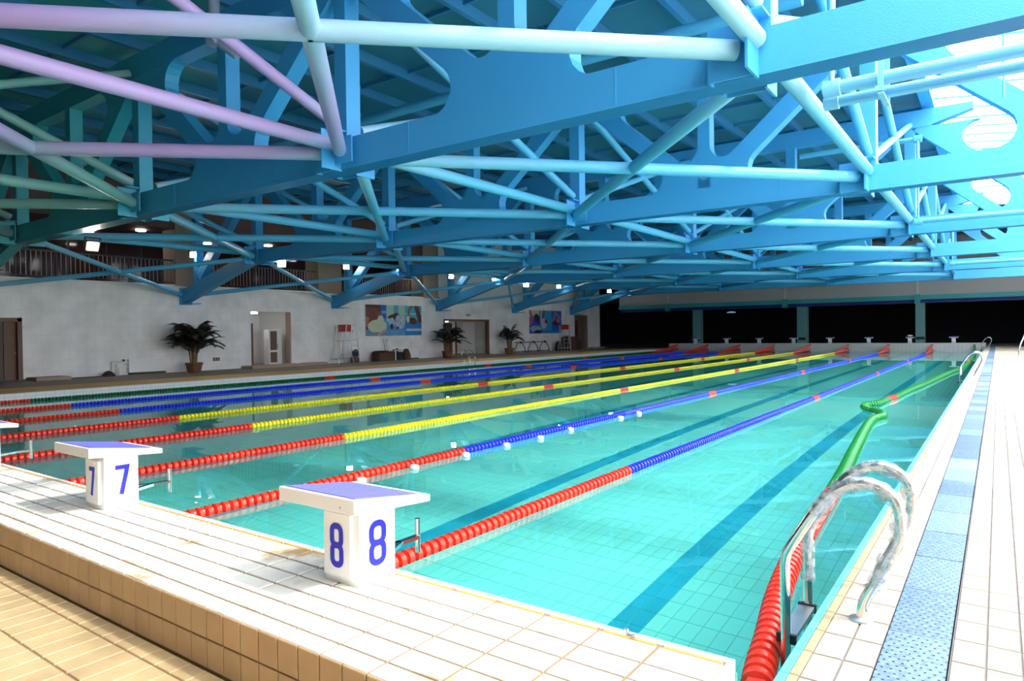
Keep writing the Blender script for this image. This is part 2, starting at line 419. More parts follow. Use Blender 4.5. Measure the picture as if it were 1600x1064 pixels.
# ---- raised start platform
pf = struct(MB().box(PW-6.5, -.022, -.738, -.004, .0, ZP-.006).build('start_platform', GROUT), 'raised cream tiled start platform along the near end of the pool', 'platform')
cells = []
for j in range(6):
    y1 = -.068-.1165*j if j else -.046; y0 = -.068-.1165*(j+1)
    if j == 5: y0 = -.742
    for i in range(100):
        x1 = -.022-.233*i
        if x1 > -23: cells.append((x1-.1165, (y0+y1)/2, ZP, .220, y1-y0-.012, 0))
tile_set(pf, 'platform_tile', cells, .012, lambda t: PLTILE, 'platform_tiles_beyond')
cells = []
for i in range(200):
    x1 = -.022-.1165*i
    for (z0, z1) in ((.335, .452), (.456, .577)):
        cells.append((x1-.058, -.745, (z0+z1)/2, .110, z1-z0-.003, 0))
tile_set(pf, 'riser_tile', cells, .012, lambda t: STILE, 'riser_tiles_beyond', orient='f')
cells = []; c2 = []
for i in range(100):
    x1 = -.022-.2325*i
    cells.append((x1-.116, -.013, ZP+.001, .228, .030, 0)); c2.append((x1-.116, -.037, ZP-.001, .205, .014, 0))
tile_set(pf, 'edge_tile', cells, .03, lambda t: EDGEW, 'edge_tiles_beyond')
tile_set(pf, 'edge_strip', c2, .010, lambda t: EDGEO, 'edge_strips_beyond')
MB().box(-.022, -.006, -.745, 0.0, .0, ZP+.001).build('end_tile', EDGEW, pf)
# ---- right deck
dk = struct(MB().box(0.004, .298, -.745, 60, -1.4, ZD-.006).box(.538, 9.5, -.745, 60, 0, ZD-.006).box(.298, .538, -.745, 60, 0, .12).build('pool_deck', GGROUT), 'cream tiled pool deck beside the drain channel', 'deck')
cells = []
TL = .2345
for k in range(-3, 222):
    y0 = .05+TL*k; yc = y0+TL/2
    cells += [(.129, yc, ZD, .107, TL-.012, 0), (.243, yc, ZD, .105, TL-.012, 0)]
    for i in range(13 if k > 12 else 16):
        xc = .598+.1165*i
        cells.append((xc, yc, ZD, .109, TL-.012, 0))
tile_set(dk, 'deck_tile', cells, .012, lambda t: DTILE, 'deck_tiles_beyond')
cells = []; c2 = []
for k in range(-3, 222):
    yc = .05+TL*k+TL/2
    cells.append((.0165, yc, ZD, .036, TL-.004, 0)); c2.append((.0545, yc, ZD+.003, .034, TL-.008, 0))
tile_set(dk, 'edge_tile', cells, .10, lambda t: EDGEB, 'edge_tiles_beyond')
tile_set(dk, 'bullnose_tile', c2, .02, lambda t: BULL, 'bullnose_tiles_beyond')
MB().box(2.4, 9.4, -.7, 58, ZD-.008, ZD-.002).build('outer_paving', DTILE, dk)
# drain grates: each plate lifts out
gme = MB().box(-.1145, .1145, -.2985, .2985, -.012, 0).mesh('drain_grate', GRATE)
for k in range(98):
    g = link('drain_grate', gme, None, (.418, .27+.6*k, ZD-.001), (R.uniform(-.004, .004), R.uniform(-.006, .006), 0))
    tag(g, 'perforated steel drain grate laid end to end beside the cream deck tiles', 'grate', 'drain grates along the deck')
# ---- left deck
ld = struct(MB().box(-27.4, -23.4, -9, 58, 0, ZL).build('side_deck', LDECK), 'tan deck painted in its shaded brown tone in front of the white side wall', 'deck')
MB().box(-23.4, PW-.03, -9, 58, -.05, ZL).build('deck_lit_strip', LSTRIP, ld)
# ---- pool basin
pb = struct(MB().box(PW-.3, .3, -.3, 50.3, DEP-.3, DEP-.006).build('pool_basin', POOLF), 'turquoise tiled pool basin with dark blue lane lines', 'pool')
MB().box(PW-.25, PW, 0, 50, DEP-.01, -.03).build('basin_wall', POOLY, pb)
MB().box(PW-.25, PW, 0, 50, -.03, ZL+.012).build('basin_band', SIDETILE, pb)
MB().box(.0, .004, 0, 50, DEP-.01, .30).build('basin_wall', POOLY, pb)
MB().box(PW, 0, -.004, 0.0, DEP-.01, ZP-.04).build('basin_wall', POOLX, pb)
lanes = [-1.62-2.5*i for i in range(8)]
cells = []
X0 = lanes[0]+.125*13
for i in range(96):
    xc = X0-.125*i-.0625
    if xc > -.03: continue
    dark = any(abs(xc-l) < .13 for l in lanes)
    for j in range(70):
        yc = .25*j+.125
        cells.append((xc, yc, DEP, .119, .243, dark))
tile_set(pb, 'pool_tile', cells, .008, lambda t: PDARK if t else PTILE, 'pool_tiles_beyond')
xe = X0-.125*96; ye = 17.5
for l in lanes:
    y0 = ye if l > xe else 1.0
    MB().box(l-.125, l+.125, y0, 48.5, DEP-.008, DEP).build('lane_line', PDARK, pb)
    MB().box(l-.5, l+.5, 48.2, 48.5, DEP-.008, DEP+.001).build('lane_line', PDARK, pb)
wm = MB(); nx, ny = 20, 50
wm.v = [(PW+(0-PW)*i/nx, 50*j/ny, 0) for j in range(ny+1) for i in range(nx+1)]
wm.f = [(j*(nx+1)+i, j*(nx+1)+i+1, (j+1)*(nx+1)+i+1, (j+1)*(nx+1)+i) for j in range(ny) for i in range(nx)]
tag(wm.build('pool_water', WATER), 'clear calm turquoise water filling the pool', 'water', None, 'stuff')
# ---- far end platform
fp = struct(MB().box(PW-.3, .05, 50, 50.9, DEP, ZP).build('end_platform', ENDTILE), 'grey tiled raised end platform across the far end of the pool', 'platform')
struct(MB().box(-34, 9.5, 50.9, 66, .0, .30).build('floor_beyond', DARK), 'floor beyond the far end platform with shade painted near black', 'floor')
struct(MB().box(-34, 9.5, 63, 63.3, 0, 9).build('wall_far', DARK), 'wall beyond the far end of the pool with shade painted near black', 'wall')
struct(MB().box(-34, 9.5, 55, 63, 4.3, 4.6).build('ceiling_beyond', DARK), 'ceiling under the far gallery with shade painted near black', 'ceiling')
bm_ = struct(MB().box(-27.3, 9.5, 53.7, 54.5, 3.9, 4.95).build('gallery_beam', GREYB), 'long grey concrete beam of the far gallery with teal lower edge', 'beam')
MB().box(-27.3, 9.5, 53.55, 54.5, 3.58, 3.9).build('lower_edge', TEALB, bm_)
MB().box(-27.3, 9.5, 53.9, 55, 3.35, 3.58).build('soffit', NAVYB, bm_)
for x in (-3.95, -12.9, -22.6):
    MB().box(x-.17, x+.17, 53.4, 53.7, 3.3, 3.95).build('bracket', TEALB, bm_)
    MB().box(x-.03, x+.03, 53.66, 53.72, 3.9, 4.95).build('joint_strip', WHITE, bm_)
for x, w in ((-3.83, .58), (-11.75, .74), (-20.2, .7)):
    c = struct(MB().box(x-w/2, x+w/2, 54, 54.6, .3, 3.6).build('gallery_column', TEALC), None)
    MB().box(x-.26, x+.26, 53.97, 54.0, .75, .95).build('wall_plate', BLACK, c)
    tag(c, 'teal grey column under the far gallery beam, %s' % {-3.83: 'behind the last far starting blocks', -11.75: 'behind the middle far starting blocks', -20.2: 'in the dark corner by the side wall'}[x], 'column')
    c['kind'] = 'structure'
MB().box(-27.3, 9.5, 57, 57.2, 4.6, 8.6).build('gallery_wall', GREYB, bm_)
# ---- left wall with door openings
XL = -27.3
DOORS = [(5.6, 7.2, 2.4), (16.25, 18.42, 2.8), (29.6, 34.2, 2.55), (45.65, 47.75, 3.02)]
wl = MB(); y = -9
for (a, b, h) in DOORS:
    wl.box(XL-.3, XL, y, a, 0, 3.78); wl.box(XL-.3, XL, a, b, h, 3.78); y = b
wl.box(XL-.3, XL, y, 50, 0, 3.78)
wallo = struct(wl.build('wall_left', LWALL), 'pale tiled side wall below the gallery railing', 'wall')
struct(MB().box(XL-.32, XL+.04, -9, 29.1, 3.78, 3.86).build('trim_1', WHITE), 'pale coping along the top of the side wall', 'trim')
struct(MB().box(-34.2, -34, -9, 63, 0, 8.5).box(-34, XL-.3, 29.1, 29.3, 3.5, 8.4).box(-34, XL, 49.9, 50.2, 0, 8.4).build('wall_outer', DARKB), 'dark outer wall behind the gallery', 'wall')
MB().box(XL-.3, XL, 29.1, 50, 3.78, 8.3).build('upper_wall', WHITEP, wallo)
# ---- gallery behind the railing
struct(MB().box(-34, XL-.3, -9, 29.1, 3.5, 3.8).build('gallery_floor', DARKB), 'dark gallery floor behind the railing', 'floor')
struct(MB().box(-32.2, -32, -9, 29.1, 3.8, 8.3).build('gallery_wall', BALCB), 'dark brown glossy gallery wall behind the railing', 'wall')
struct(MB().box(-34, XL-.1, -9, 29.1, 6.2, 6.5).box(XL-.35, XL-.1, -9, 29.1, 6.5, 8.3).build('gallery_ceiling', BALCC), 'brown gallery ceiling with round lamps', 'ceiling')
for i, (yc, w) in enumerate(((5.2, 1.1), (13.3, 1.08), (20.85, 1.5), (28.5, 1.35))):
    c = MB().box(XL-1.0, XL+.0, yc-w/2, yc+w/2, 3.8, 8.3).box(XL-.08, XL+.05, yc-w/2-.05, yc+w/2+.05, 3.8, 3.92).build('gallery_column', TANCOL)
    struct(c, 'tan gallery column behind the wall end of the %s roof truss' % ('first', 'second', 'third', 'fourth')[i], 'column')
# gallery window panes with pale reflections
for i in range(24):
    yc = -8+i*1.55
    p = MB().box(-31.98, -31.95, yc, yc+1.45, 3.9, 6.1).build('gallery_pane', BPANE); struct(p, 'dark glass pane of the gallery wall behind the railing', 'pane'); p['group'] = 'gallery panes'
# railing
secs = [(-3, 4.6), (5.8, 12.7), (13.9, 20.0), (21.7, 27.7)]
for i, (a, b) in enumerate(secs):
    t = thing('railing', 'dark gallery railing with thin pale balusters, %s' % ('at the near end of the gallery', 'between the first and second tan columns', 'between the second and third tan columns', 'between the third and fourth tan columns')[i], 'railing', (XL-.12, a, 3.86))
    MB().box(-.025, .025, 0, b-a, .98, 1.04).box(-.02, .02, 0, b-a, .08, .11).build('handrail', RAIL, t)
    n = int((b-a)/.16); bb = MB()
    for k in range(n+1):
        yy = (b-a)*k/n
        if k % 8 == 0: MB().box(-.025, .025, yy-.025, yy+.025, 0, .98).build('post', RAIL, t)
        else: bb.box(-.009, .009, yy-.009, yy+.009, .1, .98)
    o = bb.build('balusters', BALU, t); o['kind'] = 'stuff'
# gallery lamps
for i, (x, yc) in enumerate(((-30.2, 7.0), (-29.0, 9.2), (-30.6, 10.8), (-28.6, 12.0), (-30.4, 16.0), (-29.0, 18.4), (-30.0, 23.5), (-29.2, 26.4))):
    o = MB().lathe([(.19, 0), (.20, .05), (.14, .06)], 20).build('ceiling_lamp', LAMP, None, (x, yc, 6.14)); tag(o, 'round white lamp set in the brown gallery ceiling', 'lamp', 'gallery ceiling lamps')
# ---- doors and what is behind them
def room(a, b, h, depth, m, mf):
    r = MB(); x1 = XL-.3; x0 = x1-depth
    r.box(x0-.1, x0, a-.3, b+.3, 0, h+.3); r.box(x0, x1, a-.3, a-.2, 0, h+.3); r.box(x0, x1, b+.2, b+.3, 0, h+.3); r.box(x0, x1, a-.3, b+.3, h+.2, h+.3)
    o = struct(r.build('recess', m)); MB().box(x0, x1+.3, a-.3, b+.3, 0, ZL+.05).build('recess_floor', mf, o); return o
o = room(*DOORS[0], 1.0, DARKB, DARKB); o['label'] = 'dark recess behind the brown door in the side wall'; o['category'] = 'recess'
d = struct(bpy.data.objects.new('door_1', None), 'dark brown door in a wooden frame', 'door'); COL.objects.link(d); d.location = (XL, 6.4, ZL)
MB().box(-.25, .04, .66, .80, 0, 2.22).box(-.25, .04, -.80, -.66, 0, 2.22).box(-.25, .04, -.8, .8, 2.08, 2.22).build('frame', BROWN, d)
MB().box(-.2, -.15, -.66, .28, 0, 2.08).build('leaf', DBROWN, d)
MB().box(-.2, -.15, .30, .66, 0, 2.08).build('leaf', BROWN, d)
MB().box(-.01, .015, .58, .61, .98, 1.0).box(-.15, .0, .58, .61, .98, 1.0).build('handle', STEELG, d)
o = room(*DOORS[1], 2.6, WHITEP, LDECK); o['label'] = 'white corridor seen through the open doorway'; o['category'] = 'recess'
d = struct(bpy.data.objects.new('door_2', None), 'open doorway with narrow brown jamb', 'door'); COL.objects.link(d); d.location = (XL, 17.3, ZL)
MB().box(-.3, .03, -1.06, -.98, 0, 2.05).build('jamb', BROWN, d)
MB().box(-.3, -.02, 1.02, 1.12, 0, 2.6).build('jamb', TANCOL, d)
t = thing('glazed_cabinet', 'pale cabinet with tall dark glass door standing in the doorway', 'cabinet', (XL-.75, 17.85, ZL+.05))
MB().box(-.2, .2, -.3, .42, 0, 1.72).build('body', WHITE, t)
MB().box(.2, .215, -.22, .14, .72, 1.64).box(.2, .215, -.22, .14, .12, .62).build('glass', BALCC, t)
MB().box(.2, .23, .17, .2, .8, 1.0).build('handle', STEELG, t)
tag(MB().lathe([(.19, 0), (.20, .05), (.1, .09)], 20).build('ceiling_lamp', LAMP, None, (XL-.8, 16.9, 2.72), rot=(0,0,0)), 'round white lamp at the top of the open doorway', 'lamp')
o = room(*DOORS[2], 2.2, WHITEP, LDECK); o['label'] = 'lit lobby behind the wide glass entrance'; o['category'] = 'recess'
d = struct(bpy.data.objects.new('door_3', None), 'wide glass entrance in a brown frame', 'door'); COL.objects.link(d); d.location = (XL, 31.9, ZL)
MB().box(-.2, .05, 2.15, 2.3, 0, 2.34).box(-.2, .05, -2.3, -2.2, 0, 2.34).box(-.2, .05, -2.3, 2.3, 2.22, 2.35).box(-.1, .0, -1.1, -1.02, 0, 2.2).build('frame', BROWN, d)
for (a, b) in ((-1.0, -.45), (.85, 2.1)): MB().box(-.06, -.05, a, b, .05, 2.2).build('pane', GLASS, d)
MB().box(-2.1, -2.0, -.45, .85, 0, 2.1).build('inner_leaf', BROWN, d)
MB().box(-2.0, -1.97, .18, .2, 0, 2.1).build('leaf_seam', DBROWN, d)
MB().box(-.4, -.3, -2.2, -1.2, 0, 2.1).build('side_leaf', DBROWN, d)
tag(MB().lathe([(.2, 0), (.21, .05), (.1, .09)], 20).build('ceiling_lamp', LAMP, None, (XL-1.0, 30.9, 2.4)), 'round white lamp above the glass entrance lobby', 'lamp')
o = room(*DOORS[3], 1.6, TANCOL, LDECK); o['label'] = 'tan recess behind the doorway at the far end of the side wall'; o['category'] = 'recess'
d = struct(bpy.data.objects.new('door_4', None), 'tall brown doorway at the dark end of the side wall', 'door'); COL.objects.link(d); d.location = (XL, 46.7, ZL)
MB().box(-.3, .03, -1.04, -.85, 0, 2.1).build('jamb', DBROWN, d); MB().box(-.9, -.85, -.7, .9, 0, 2.4).build('leaf', BROWN, d)
MB().box(-.3, .02, .98, 1.05, 0, 2.8).build('jamb', TANCOL, d)
# door steps
for (a, b, x, l) in ((7.3, 8.4, .9, 'low stone step beside the brown door'), (15.7, 18.6, .9, 'low tiled step below the open doorway'), (18.9, 20.2, .5, 'low tiled step beside the ladder chair'), (47.8, 49.5, .5, 'low step by the far doorway')):
    o = MB().box(XL, XL+x, a, b, ZL, ZL+.1).box(XL, XL+x-.05, a+.03, b-.03, ZL+.1, ZL+.115).build('door_step', TANCOL); tag(o, l, 'step')
# ---- right glazed wall, near wall, skylight
w2 = struct(bpy.data.objects.new('window_2', None), 'glazed right side wall of the pool hall', 'window'); COL.objects.link(w2); w2.location = (9.5, 0, ZD)
MB().box(-.1, .1, 15, 63, .5, 6.3).build('light_stop_wall', WHITEP, w2)  # unseen far stretch closed so daylight fades along the hall
MB().box(-.1, .1, -9, -3, .5, 6.3).build('light_stop_wall', TANCOL, w2)  # unseen stretch added to block light on faces turned from the pool
for k in range(2, 8):
    y0 = -9+k*3
    MB().box(-.02, .02, y0+.05, y0+2.95, .5, 6.3).build('pane', SKYPANE, w2)
    MB().box(-.06, .06, y0-.05, y0+.05, .0, 6.4).build('mullion', WHITE, w2)
MB().box(-.1, .1, -9, 63, 0, .5).build('sill', WHITE, w2); MB().box(-.08, .08, -9, 63, 6.3, 6.9).build('head', WHITE, w2)
struct(MB().box(-34, 9.6, -9.3, -9, 0, 9).build('wall_near', TANCOL), 'tan wall behind the start platform', 'wall')
w1 = struct(bpy.data.objects.new('window_1', None), 'white sloping skylight over the deck', 'window'); COL.objects.link(w1); w1.location = (-.9, 0, 8.42)
SL = -1.25/10.5
pm = MB().add([(0,0.02,0),(10.5,0.02,10.5*SL),(10.5,1.18,10.5*SL),(0,1.18,0),(0,0.02,.03),(10.5,0.02,10.5*SL+.03),(10.5,1.18,10.5*SL+.03),(0,1.18,.03)], [(4,5,6,7),(0,1,5,4),(1,2,6,5),(2,3,7,6),(3,0,4,7),(3,2,1,0)]).mesh('pane', SKYPANE)
gm = MB().beam((0, 0, 0), (10.5, 0, 10.5*SL), .035, .05).mesh('glazing_bar', PURLIN)
MB().add([(0,43.1,0),(10.5,43.1,10.5*SL),(10.5,60,10.5*SL),(0,60,0),(0,43.1,.06),(10.5,43.1,10.5*SL+.06),(10.5,60,10.5*SL+.06),(0,60,.06)], [(4,5,6,7),(0,1,5,4),(1,2,6,5),(2,3,7,6),(3,0,4,7),(3,2,1,0)]).build('light_stop_roof', ROOF, w1)  # skylight closed here to make daylight fall off at the far end
MB().add([(0,-9,0),(10.5,-9,10.5*SL),(10.5,-4.9,10.5*SL),(0,-4.9,0),(0,-9,.06),(10.5,-9,10.5*SL+.06),(10.5,-4.9,10.5*SL+.06),(0,-4.9,.06)], [(4,5,6,7),(0,1,5,4),(1,2,6,5),(2,3,7,6),(3,0,4,7),(3,2,1,0)]).build('light_stop_roof', ROOF, w1)  # unseen opaque stretch added to dim faces turned from the pool
for k in range(3, 43):
    link('pane', pm, w1, (0, -8.5+1.2*k, 0)); link('glazing_bar', gm, w1, (0, -8.5+1.2*k, -.01))
for x in (3.4, 7.0): MB().beam((x, -9, x*SL-.05), (x, 60, x*SL-.05), .04, .06).build('purlin', PURLIN, w1)
# ---- roof
rf = struct(MB().box(-34, -.9, -9, 63, 8.36, 8.5).build('ceiling', ROOF), 'teal sheet roof above the trusses', 'ceiling')
k = 0; x = -27.0
while x < -1.3:
    MB().box(x-.06, x+.06, -9, 57, 8.12, 8.36).build('purlin', PURLIN, rf); x += 1.72
for yy in [-5.2+1.95*i for i in range(32)]:
    MB().box(-27, -1.2, yy-.03, yy+.03, 8.26, 8.36).build('rafter', PURLIN, rf)
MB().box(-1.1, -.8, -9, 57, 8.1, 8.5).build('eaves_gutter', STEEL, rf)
# ================================================================== ROOF STEEL
TY = [-1.3, 5.5, 13.15, 21.15, 29.15, 37.15, 45.15]
NX = [-22.1, -15.05, -8.15, -1.4]; MX = [-18.55, -11.6, -4.75, 2.0]
CB, CT, TB, TT = 4.40, 4.90, 7.50, 8.0
TWD = .34
def fillet(p, d1, d2, r, n=7):
    p = Vector(p); d1 = Vector(d1).normalized(); d2 = Vector(d2).normalized()
    th = math.acos(max(-1, min(1, d1.dot(d2)))); t = r/math.tan(th/2)
    a, b = p+d1*t, p+d2*t; c = p+(d1+d2).normalized()*(r/math.sin(th/2))
    a0 = math.atan2(a.y-c.y, a.x-c.x); a1 = math.atan2(b.y-c.y, b.x-c.x); da = (a1-a0+math.pi) % (2*math.pi)-math.pi
    return [tuple(p)]+[(c.x+r*math.cos(a0+da*i/n), c.y+r*math.sin(a0+da*i/n)) for i in range(n+1)]
def line_hit(p, d, z): return p[0]+d[0]*(z-p[1])/d[1]
def make_truss():
    t = thing('roof_truss', '', 'truss', (0, 0, 0)); w = TWD/2
    b = MB().box(-22.0, 9.4, -w, w, CB, CT)
    b.box(-22.0, 9.4, -w-.012, w+.012, CB, CB+.03)
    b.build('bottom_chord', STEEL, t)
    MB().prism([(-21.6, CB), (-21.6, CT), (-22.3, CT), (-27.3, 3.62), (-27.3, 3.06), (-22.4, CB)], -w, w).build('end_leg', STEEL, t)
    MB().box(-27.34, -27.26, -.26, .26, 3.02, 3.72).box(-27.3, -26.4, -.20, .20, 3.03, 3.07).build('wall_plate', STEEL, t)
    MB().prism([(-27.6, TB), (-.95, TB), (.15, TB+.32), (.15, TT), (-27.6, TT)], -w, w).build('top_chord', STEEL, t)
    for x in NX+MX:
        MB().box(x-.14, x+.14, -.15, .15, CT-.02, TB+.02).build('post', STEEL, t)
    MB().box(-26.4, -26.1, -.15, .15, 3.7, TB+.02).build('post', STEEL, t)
    DW = .38
    for m in MX+[-26.3]:
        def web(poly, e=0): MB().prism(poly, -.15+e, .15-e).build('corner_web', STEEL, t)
        for n in NX:
            if abs(n-m) > 4.6: continue
            sg = 1 if n > m else -1
            zb = CT-.15 if m > -26 else 4.1
            a = Vector((m-sg*.06, zb)) if m > -26 else Vector((m+sg*.25, zb)); c = Vector((n-sg*.12, TB+.15)); d = (c-a).normalized()
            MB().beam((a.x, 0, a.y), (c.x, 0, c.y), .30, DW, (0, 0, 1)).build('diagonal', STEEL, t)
            # rounded corners where the diagonal runs into the chords
            lo = Vector((-d.y, d.x))*(DW/2); lo = lo if lo.y < 0 else -lo
            if m > -26:
                p = a+lo; x = line_hit(p, d, CT); web(fillet((x, CT), (sg, 0), d, .36))
                p = a-lo; zz = p.y+d.y*((m+sg*.14)-p.x)/d.x
                if zz > CT: web(fillet((m+sg*.14, zz), (0, 1), d, .30))
                if n == NX[-1] or n > m: MB().prism([(m-.45, CT-.02), (m+.45, CT-.02), (m+.25, CT+.22), (m-.25, CT+.22)], -.149, .149).build('node_plate', STEEL, t)
            p = a-lo; x = line_hit(p, d, TB); web(fillet((x, TB), (-sg, 0), -d, .42))
    for x in NX:
        for s in (-1, 1):
            g = MB()
            y0, y1 = sorted((s*(w-.01), s*(w+.40)))
            g.prism([(x-.015, CB-.03), (x+.015, CB-.03), (x+.015, CT+.10), (x-.015, CT+.10)], y0, y1)
            y0, y1 = sorted((s*(w-.01), s*(w+.26)))
            g.box(x-.13, x+.13, y0, y1, CT+.10, CT+.125)
            y0, y1 = sorted((s*(w+.11), s*(w+.135)))
            g.box(x-.50, x+.016, y0, y1, CB-.02, CT+.06)
            if x < -2: g.box(x-.016, x+.42, y0, y1, CB+.06, CT-.02)
            y0, y1 = sorted((s*(w-.01), s*(w+.12))); g.box(x-.50, x-.475, y0, y1, CB-.02, CT+.06)
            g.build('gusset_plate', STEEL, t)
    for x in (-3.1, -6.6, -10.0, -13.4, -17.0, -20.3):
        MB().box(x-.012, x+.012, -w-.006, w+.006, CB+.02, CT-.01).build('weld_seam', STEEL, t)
    return t
tr0 = make_truss()
ORD = ['passing over the near starting blocks', 'first beyond the numbered near starting blocks', 'second beyond the numbered near starting blocks', 'third beyond the numbered near starting blocks', 'fourth beyond the numbered near starting blocks', 'second before the far gallery beam', 'last before the far gallery beam']
for i, y in enumerate(TY):
    t = tr0 if i == 0 else copy_tree(tr0)
    t.location = (0, y, 0); tag(t, 'blue box-section roof truss across the pool, '+ORD[i], 'truss', 'roof trusses')
# bracing, bay by bay
BR = .11
def brace(b, p, q, r=BR, c0=.0, c1=.0):
    p, q = Vector(p), Vector(q); d = (q-p).normalized()
    b.tube([p+d*c0, q-d*c1], r, 14)
BAY = ['over the near starting blocks', 'between the first and second roof trusses', 'between the second and third roof trusses', 'between the third and fourth roof trusses', 'between the fourth and fifth roof trusses', 'in the last bay before the far gallery']
for k in range(len(TY)-1):
    ya, yb = TY[k]+TWD/2, TY[k+1]-TWD/2
    t = thing('roof_bracing', 'pale blue crossing tube braces '+BAY[k], 'bracing', (-8.15, (ya+yb)/2, 4.65), 0, 'tube bracing between the trusses')
    def tb(p, q, r=BR, c0=.25, c1=.25):
        b = MB(); brace(b, p, q, r, c0, c1)
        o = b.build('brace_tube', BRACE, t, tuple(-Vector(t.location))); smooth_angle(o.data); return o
    z = 4.66
    for i in range(len(NX)-1):
        tb((NX[i], ya, z), (NX[i+1], yb, z)); tb((NX[i+1], ya, z), (NX[i], yb, z))
    tb((-27.2, ya, 3.42), (NX[0], yb, 4.6), .085, .1); tb((NX[0], ya, 4.6), (-27.2, yb, 3.42), .085, .25, .1)
    for x in NX:
        tb((x, ya, z+.12), (x, yb, z+.12), BR, .05, .05)
        tb((x, ya, TB+.1), (x, yb, CT+.2), .095, .1, .1); 
        if x > -22: tb((x, ya, CT+.2), (x, yb, TB+.1), .085, .1, .1)
# ---- water pipes
def pipes(label, specs, mats=STEEL):
    t = thing('water_pipe', label, 'pipe', (0, 0, 0))
    for (pts, r) in specs:
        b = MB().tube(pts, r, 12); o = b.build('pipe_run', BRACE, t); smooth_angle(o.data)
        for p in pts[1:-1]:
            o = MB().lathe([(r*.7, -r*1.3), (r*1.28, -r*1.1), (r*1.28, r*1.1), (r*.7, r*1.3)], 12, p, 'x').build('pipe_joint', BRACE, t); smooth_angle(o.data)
    return t
p1 = ray(1300, 138, 1, 7.0); 
pipes('pair of blue water pipes under the skylight beyond the first truss', [([(p1.x, 7.0, 7.4), (p1.x, 7.0, p1.z), (8.5, 7.0, p1.z)], .085), ([(p1.x-.05, 7.25, 7.4), (p1.x-.05, 7.25, p1.z-.1), (8.5, 7.25, p1.z-.1)], .075)])
hp = thing('pipe_hanger', 'flat steel pipe hanger under the pair of blue pipes', 'hanger', (p1.x+.55, 7.1, p1.z))
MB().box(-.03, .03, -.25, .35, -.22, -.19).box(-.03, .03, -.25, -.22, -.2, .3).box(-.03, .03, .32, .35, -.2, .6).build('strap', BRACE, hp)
Yp = 20.55
q0, q1, q2, q3 = [ray(u, v, 1, Yp) for u, v in ((1250, 255), (1434, 217), (1434, 346), (1600, 335))]
pipes('blue water pipe dropping beside the third truss and running to the right', [([(q0.x, Yp, q1.z), (q1.x, Yp, q1.z), (q1.x, Yp, q2.z), (8.5, Yp, q2.z)], .085)])
Yp = 36.5
q1, q2 = [ray(u, v, 1, Yp) for u, v in ((1488, 370), (1488, 412))]
pipes('blue water pipe beside the fifth truss running to the right', [([(q1.x, Yp, q1.z+.4), (q1.x, Yp, q2.z), (8.5, Yp, q2.z)], .085)])
pipes('pair of dark blue service pipes under the roof beyond the first truss', [([(-20, 10.2, 7.3), (-2, 10.2, 7.3)], .12), ([(-20, 10.6, 7.05), (-2, 10.6, 7.05)], .10)])
pv = ray(343, 60, 1, 5.0)
pipes('blue drain pipe with flange dropping in front of the first truss', [([(pv.x, 4.9, 8.1), (pv.x, 4.9, pv.z-.05), (pv.x+.35, 5.15, pv.z-.35)], .10)])
hr = ray(1568, 105, 1, 12.0)
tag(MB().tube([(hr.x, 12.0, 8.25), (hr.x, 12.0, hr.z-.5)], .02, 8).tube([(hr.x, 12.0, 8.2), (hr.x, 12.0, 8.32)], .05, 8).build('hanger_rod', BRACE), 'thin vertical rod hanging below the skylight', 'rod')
# ---- floodlights
FL = [((145, 385), 6.2, 'on the underside of the first truss'), ((303, 398), 12.95, 'above the wall end of the second truss'), ((440, 412), 13.5, 'under the lower chord of the second truss'), ((541, 417), 20.7, 'above the wall end of the third truss'),
      ((625, 425), 20.8, 'at the bend of the third truss'), ((705, 432), 28.7, 'above the wall end of the fourth truss'), ((773, 437), 28.8, 'at the bend of the fourth truss'), ((822, 445), 29.4, 'under the lower chord of the fourth truss'),
      ((873, 448), 36.8, 'at the bend of the fifth truss'), ((952, 455), 44.8, 'at the bend of the last truss'), ((983, 456), 45.4, 'under the lower chord of the last truss')]
for (uv, y, l) in FL:
    p = ray(uv[0], uv[1], 1, y)
    t = thing('floodlight', 'lit floodlight '+l, 'floodlight', tuple(p))
    aim = (Vector((-9, 6, 0))-p).normalized()
    t.rotation_euler = aim.to_track_quat('Y', 'Z').to_euler()
    MB().prism([(-.17, -.14), (.17, -.14), (.17, .14), (-.17, .14)], -.12, .0).build('housing', FLOODH, t)
    MB().box(-.13, .13, .0, .015, -.105, .105).build('lens', FLOOD, t)
    MB().box(-.20, -.17, -.1, -.06, -.05, .22).box(.17, .20, -.1, -.06, -.05, .22).box(-.20, .20, -.1, -.06, .20, .23).build('bracket', FLOODH, t)
# ================================================================== LANE ROPES
FR = .060; SP = .084
def float_mb(n, b=None, M=None):
    prof = [(.022, -.040), (.034, -.034), (.062, -.027), (FR, -.018), (FR, .010), (.062, .019), (.034, .026), (.022, .036)] if n > 8 else [(.030, -.036), (FR, -.020), (FR, .014), (.030, .032)]
    f = MB().lathe(prof, n, (0,0,0), 'y')
    return f
FNEAR = float_mb(16); FFAR = float_mb(6)
FMESH = {}
def fmesh(m):
    if m.name not in FMESH:
        me = FNEAR.mesh('rope_float', m); smooth_angle(me, 50); FMESH[m.name] = me
    return FMESH[m.name]
def path_sample(pts, step):
    out = []; acc = 0; P = [Vector(p) for p in pts]
    for a, b in zip(P[:-1], P[1:]):
        L = (b-a).length; d = (b-a)/L; s = acc
        while s < L: out.append((a+d*s, d)); s += step
        acc = s-L
    return out
def catmull(pts, n=14):
    P = [Vector(p) for p in pts]; P = [P[0]*2-P[1]]+P+[P[-1]*2-P[-2]]; out = []
    for i in range(1, len(P)-2):
        for k in range(n):
            t = k/n; a, b, c, d = P[i-1:i+3]
            out.append(.5*((2*b)+(c-a)*t+(2*a-5*b+4*c-d)*t*t+(3*b-a-3*c+d)*t**3))
    out.append(P[-2]); return out
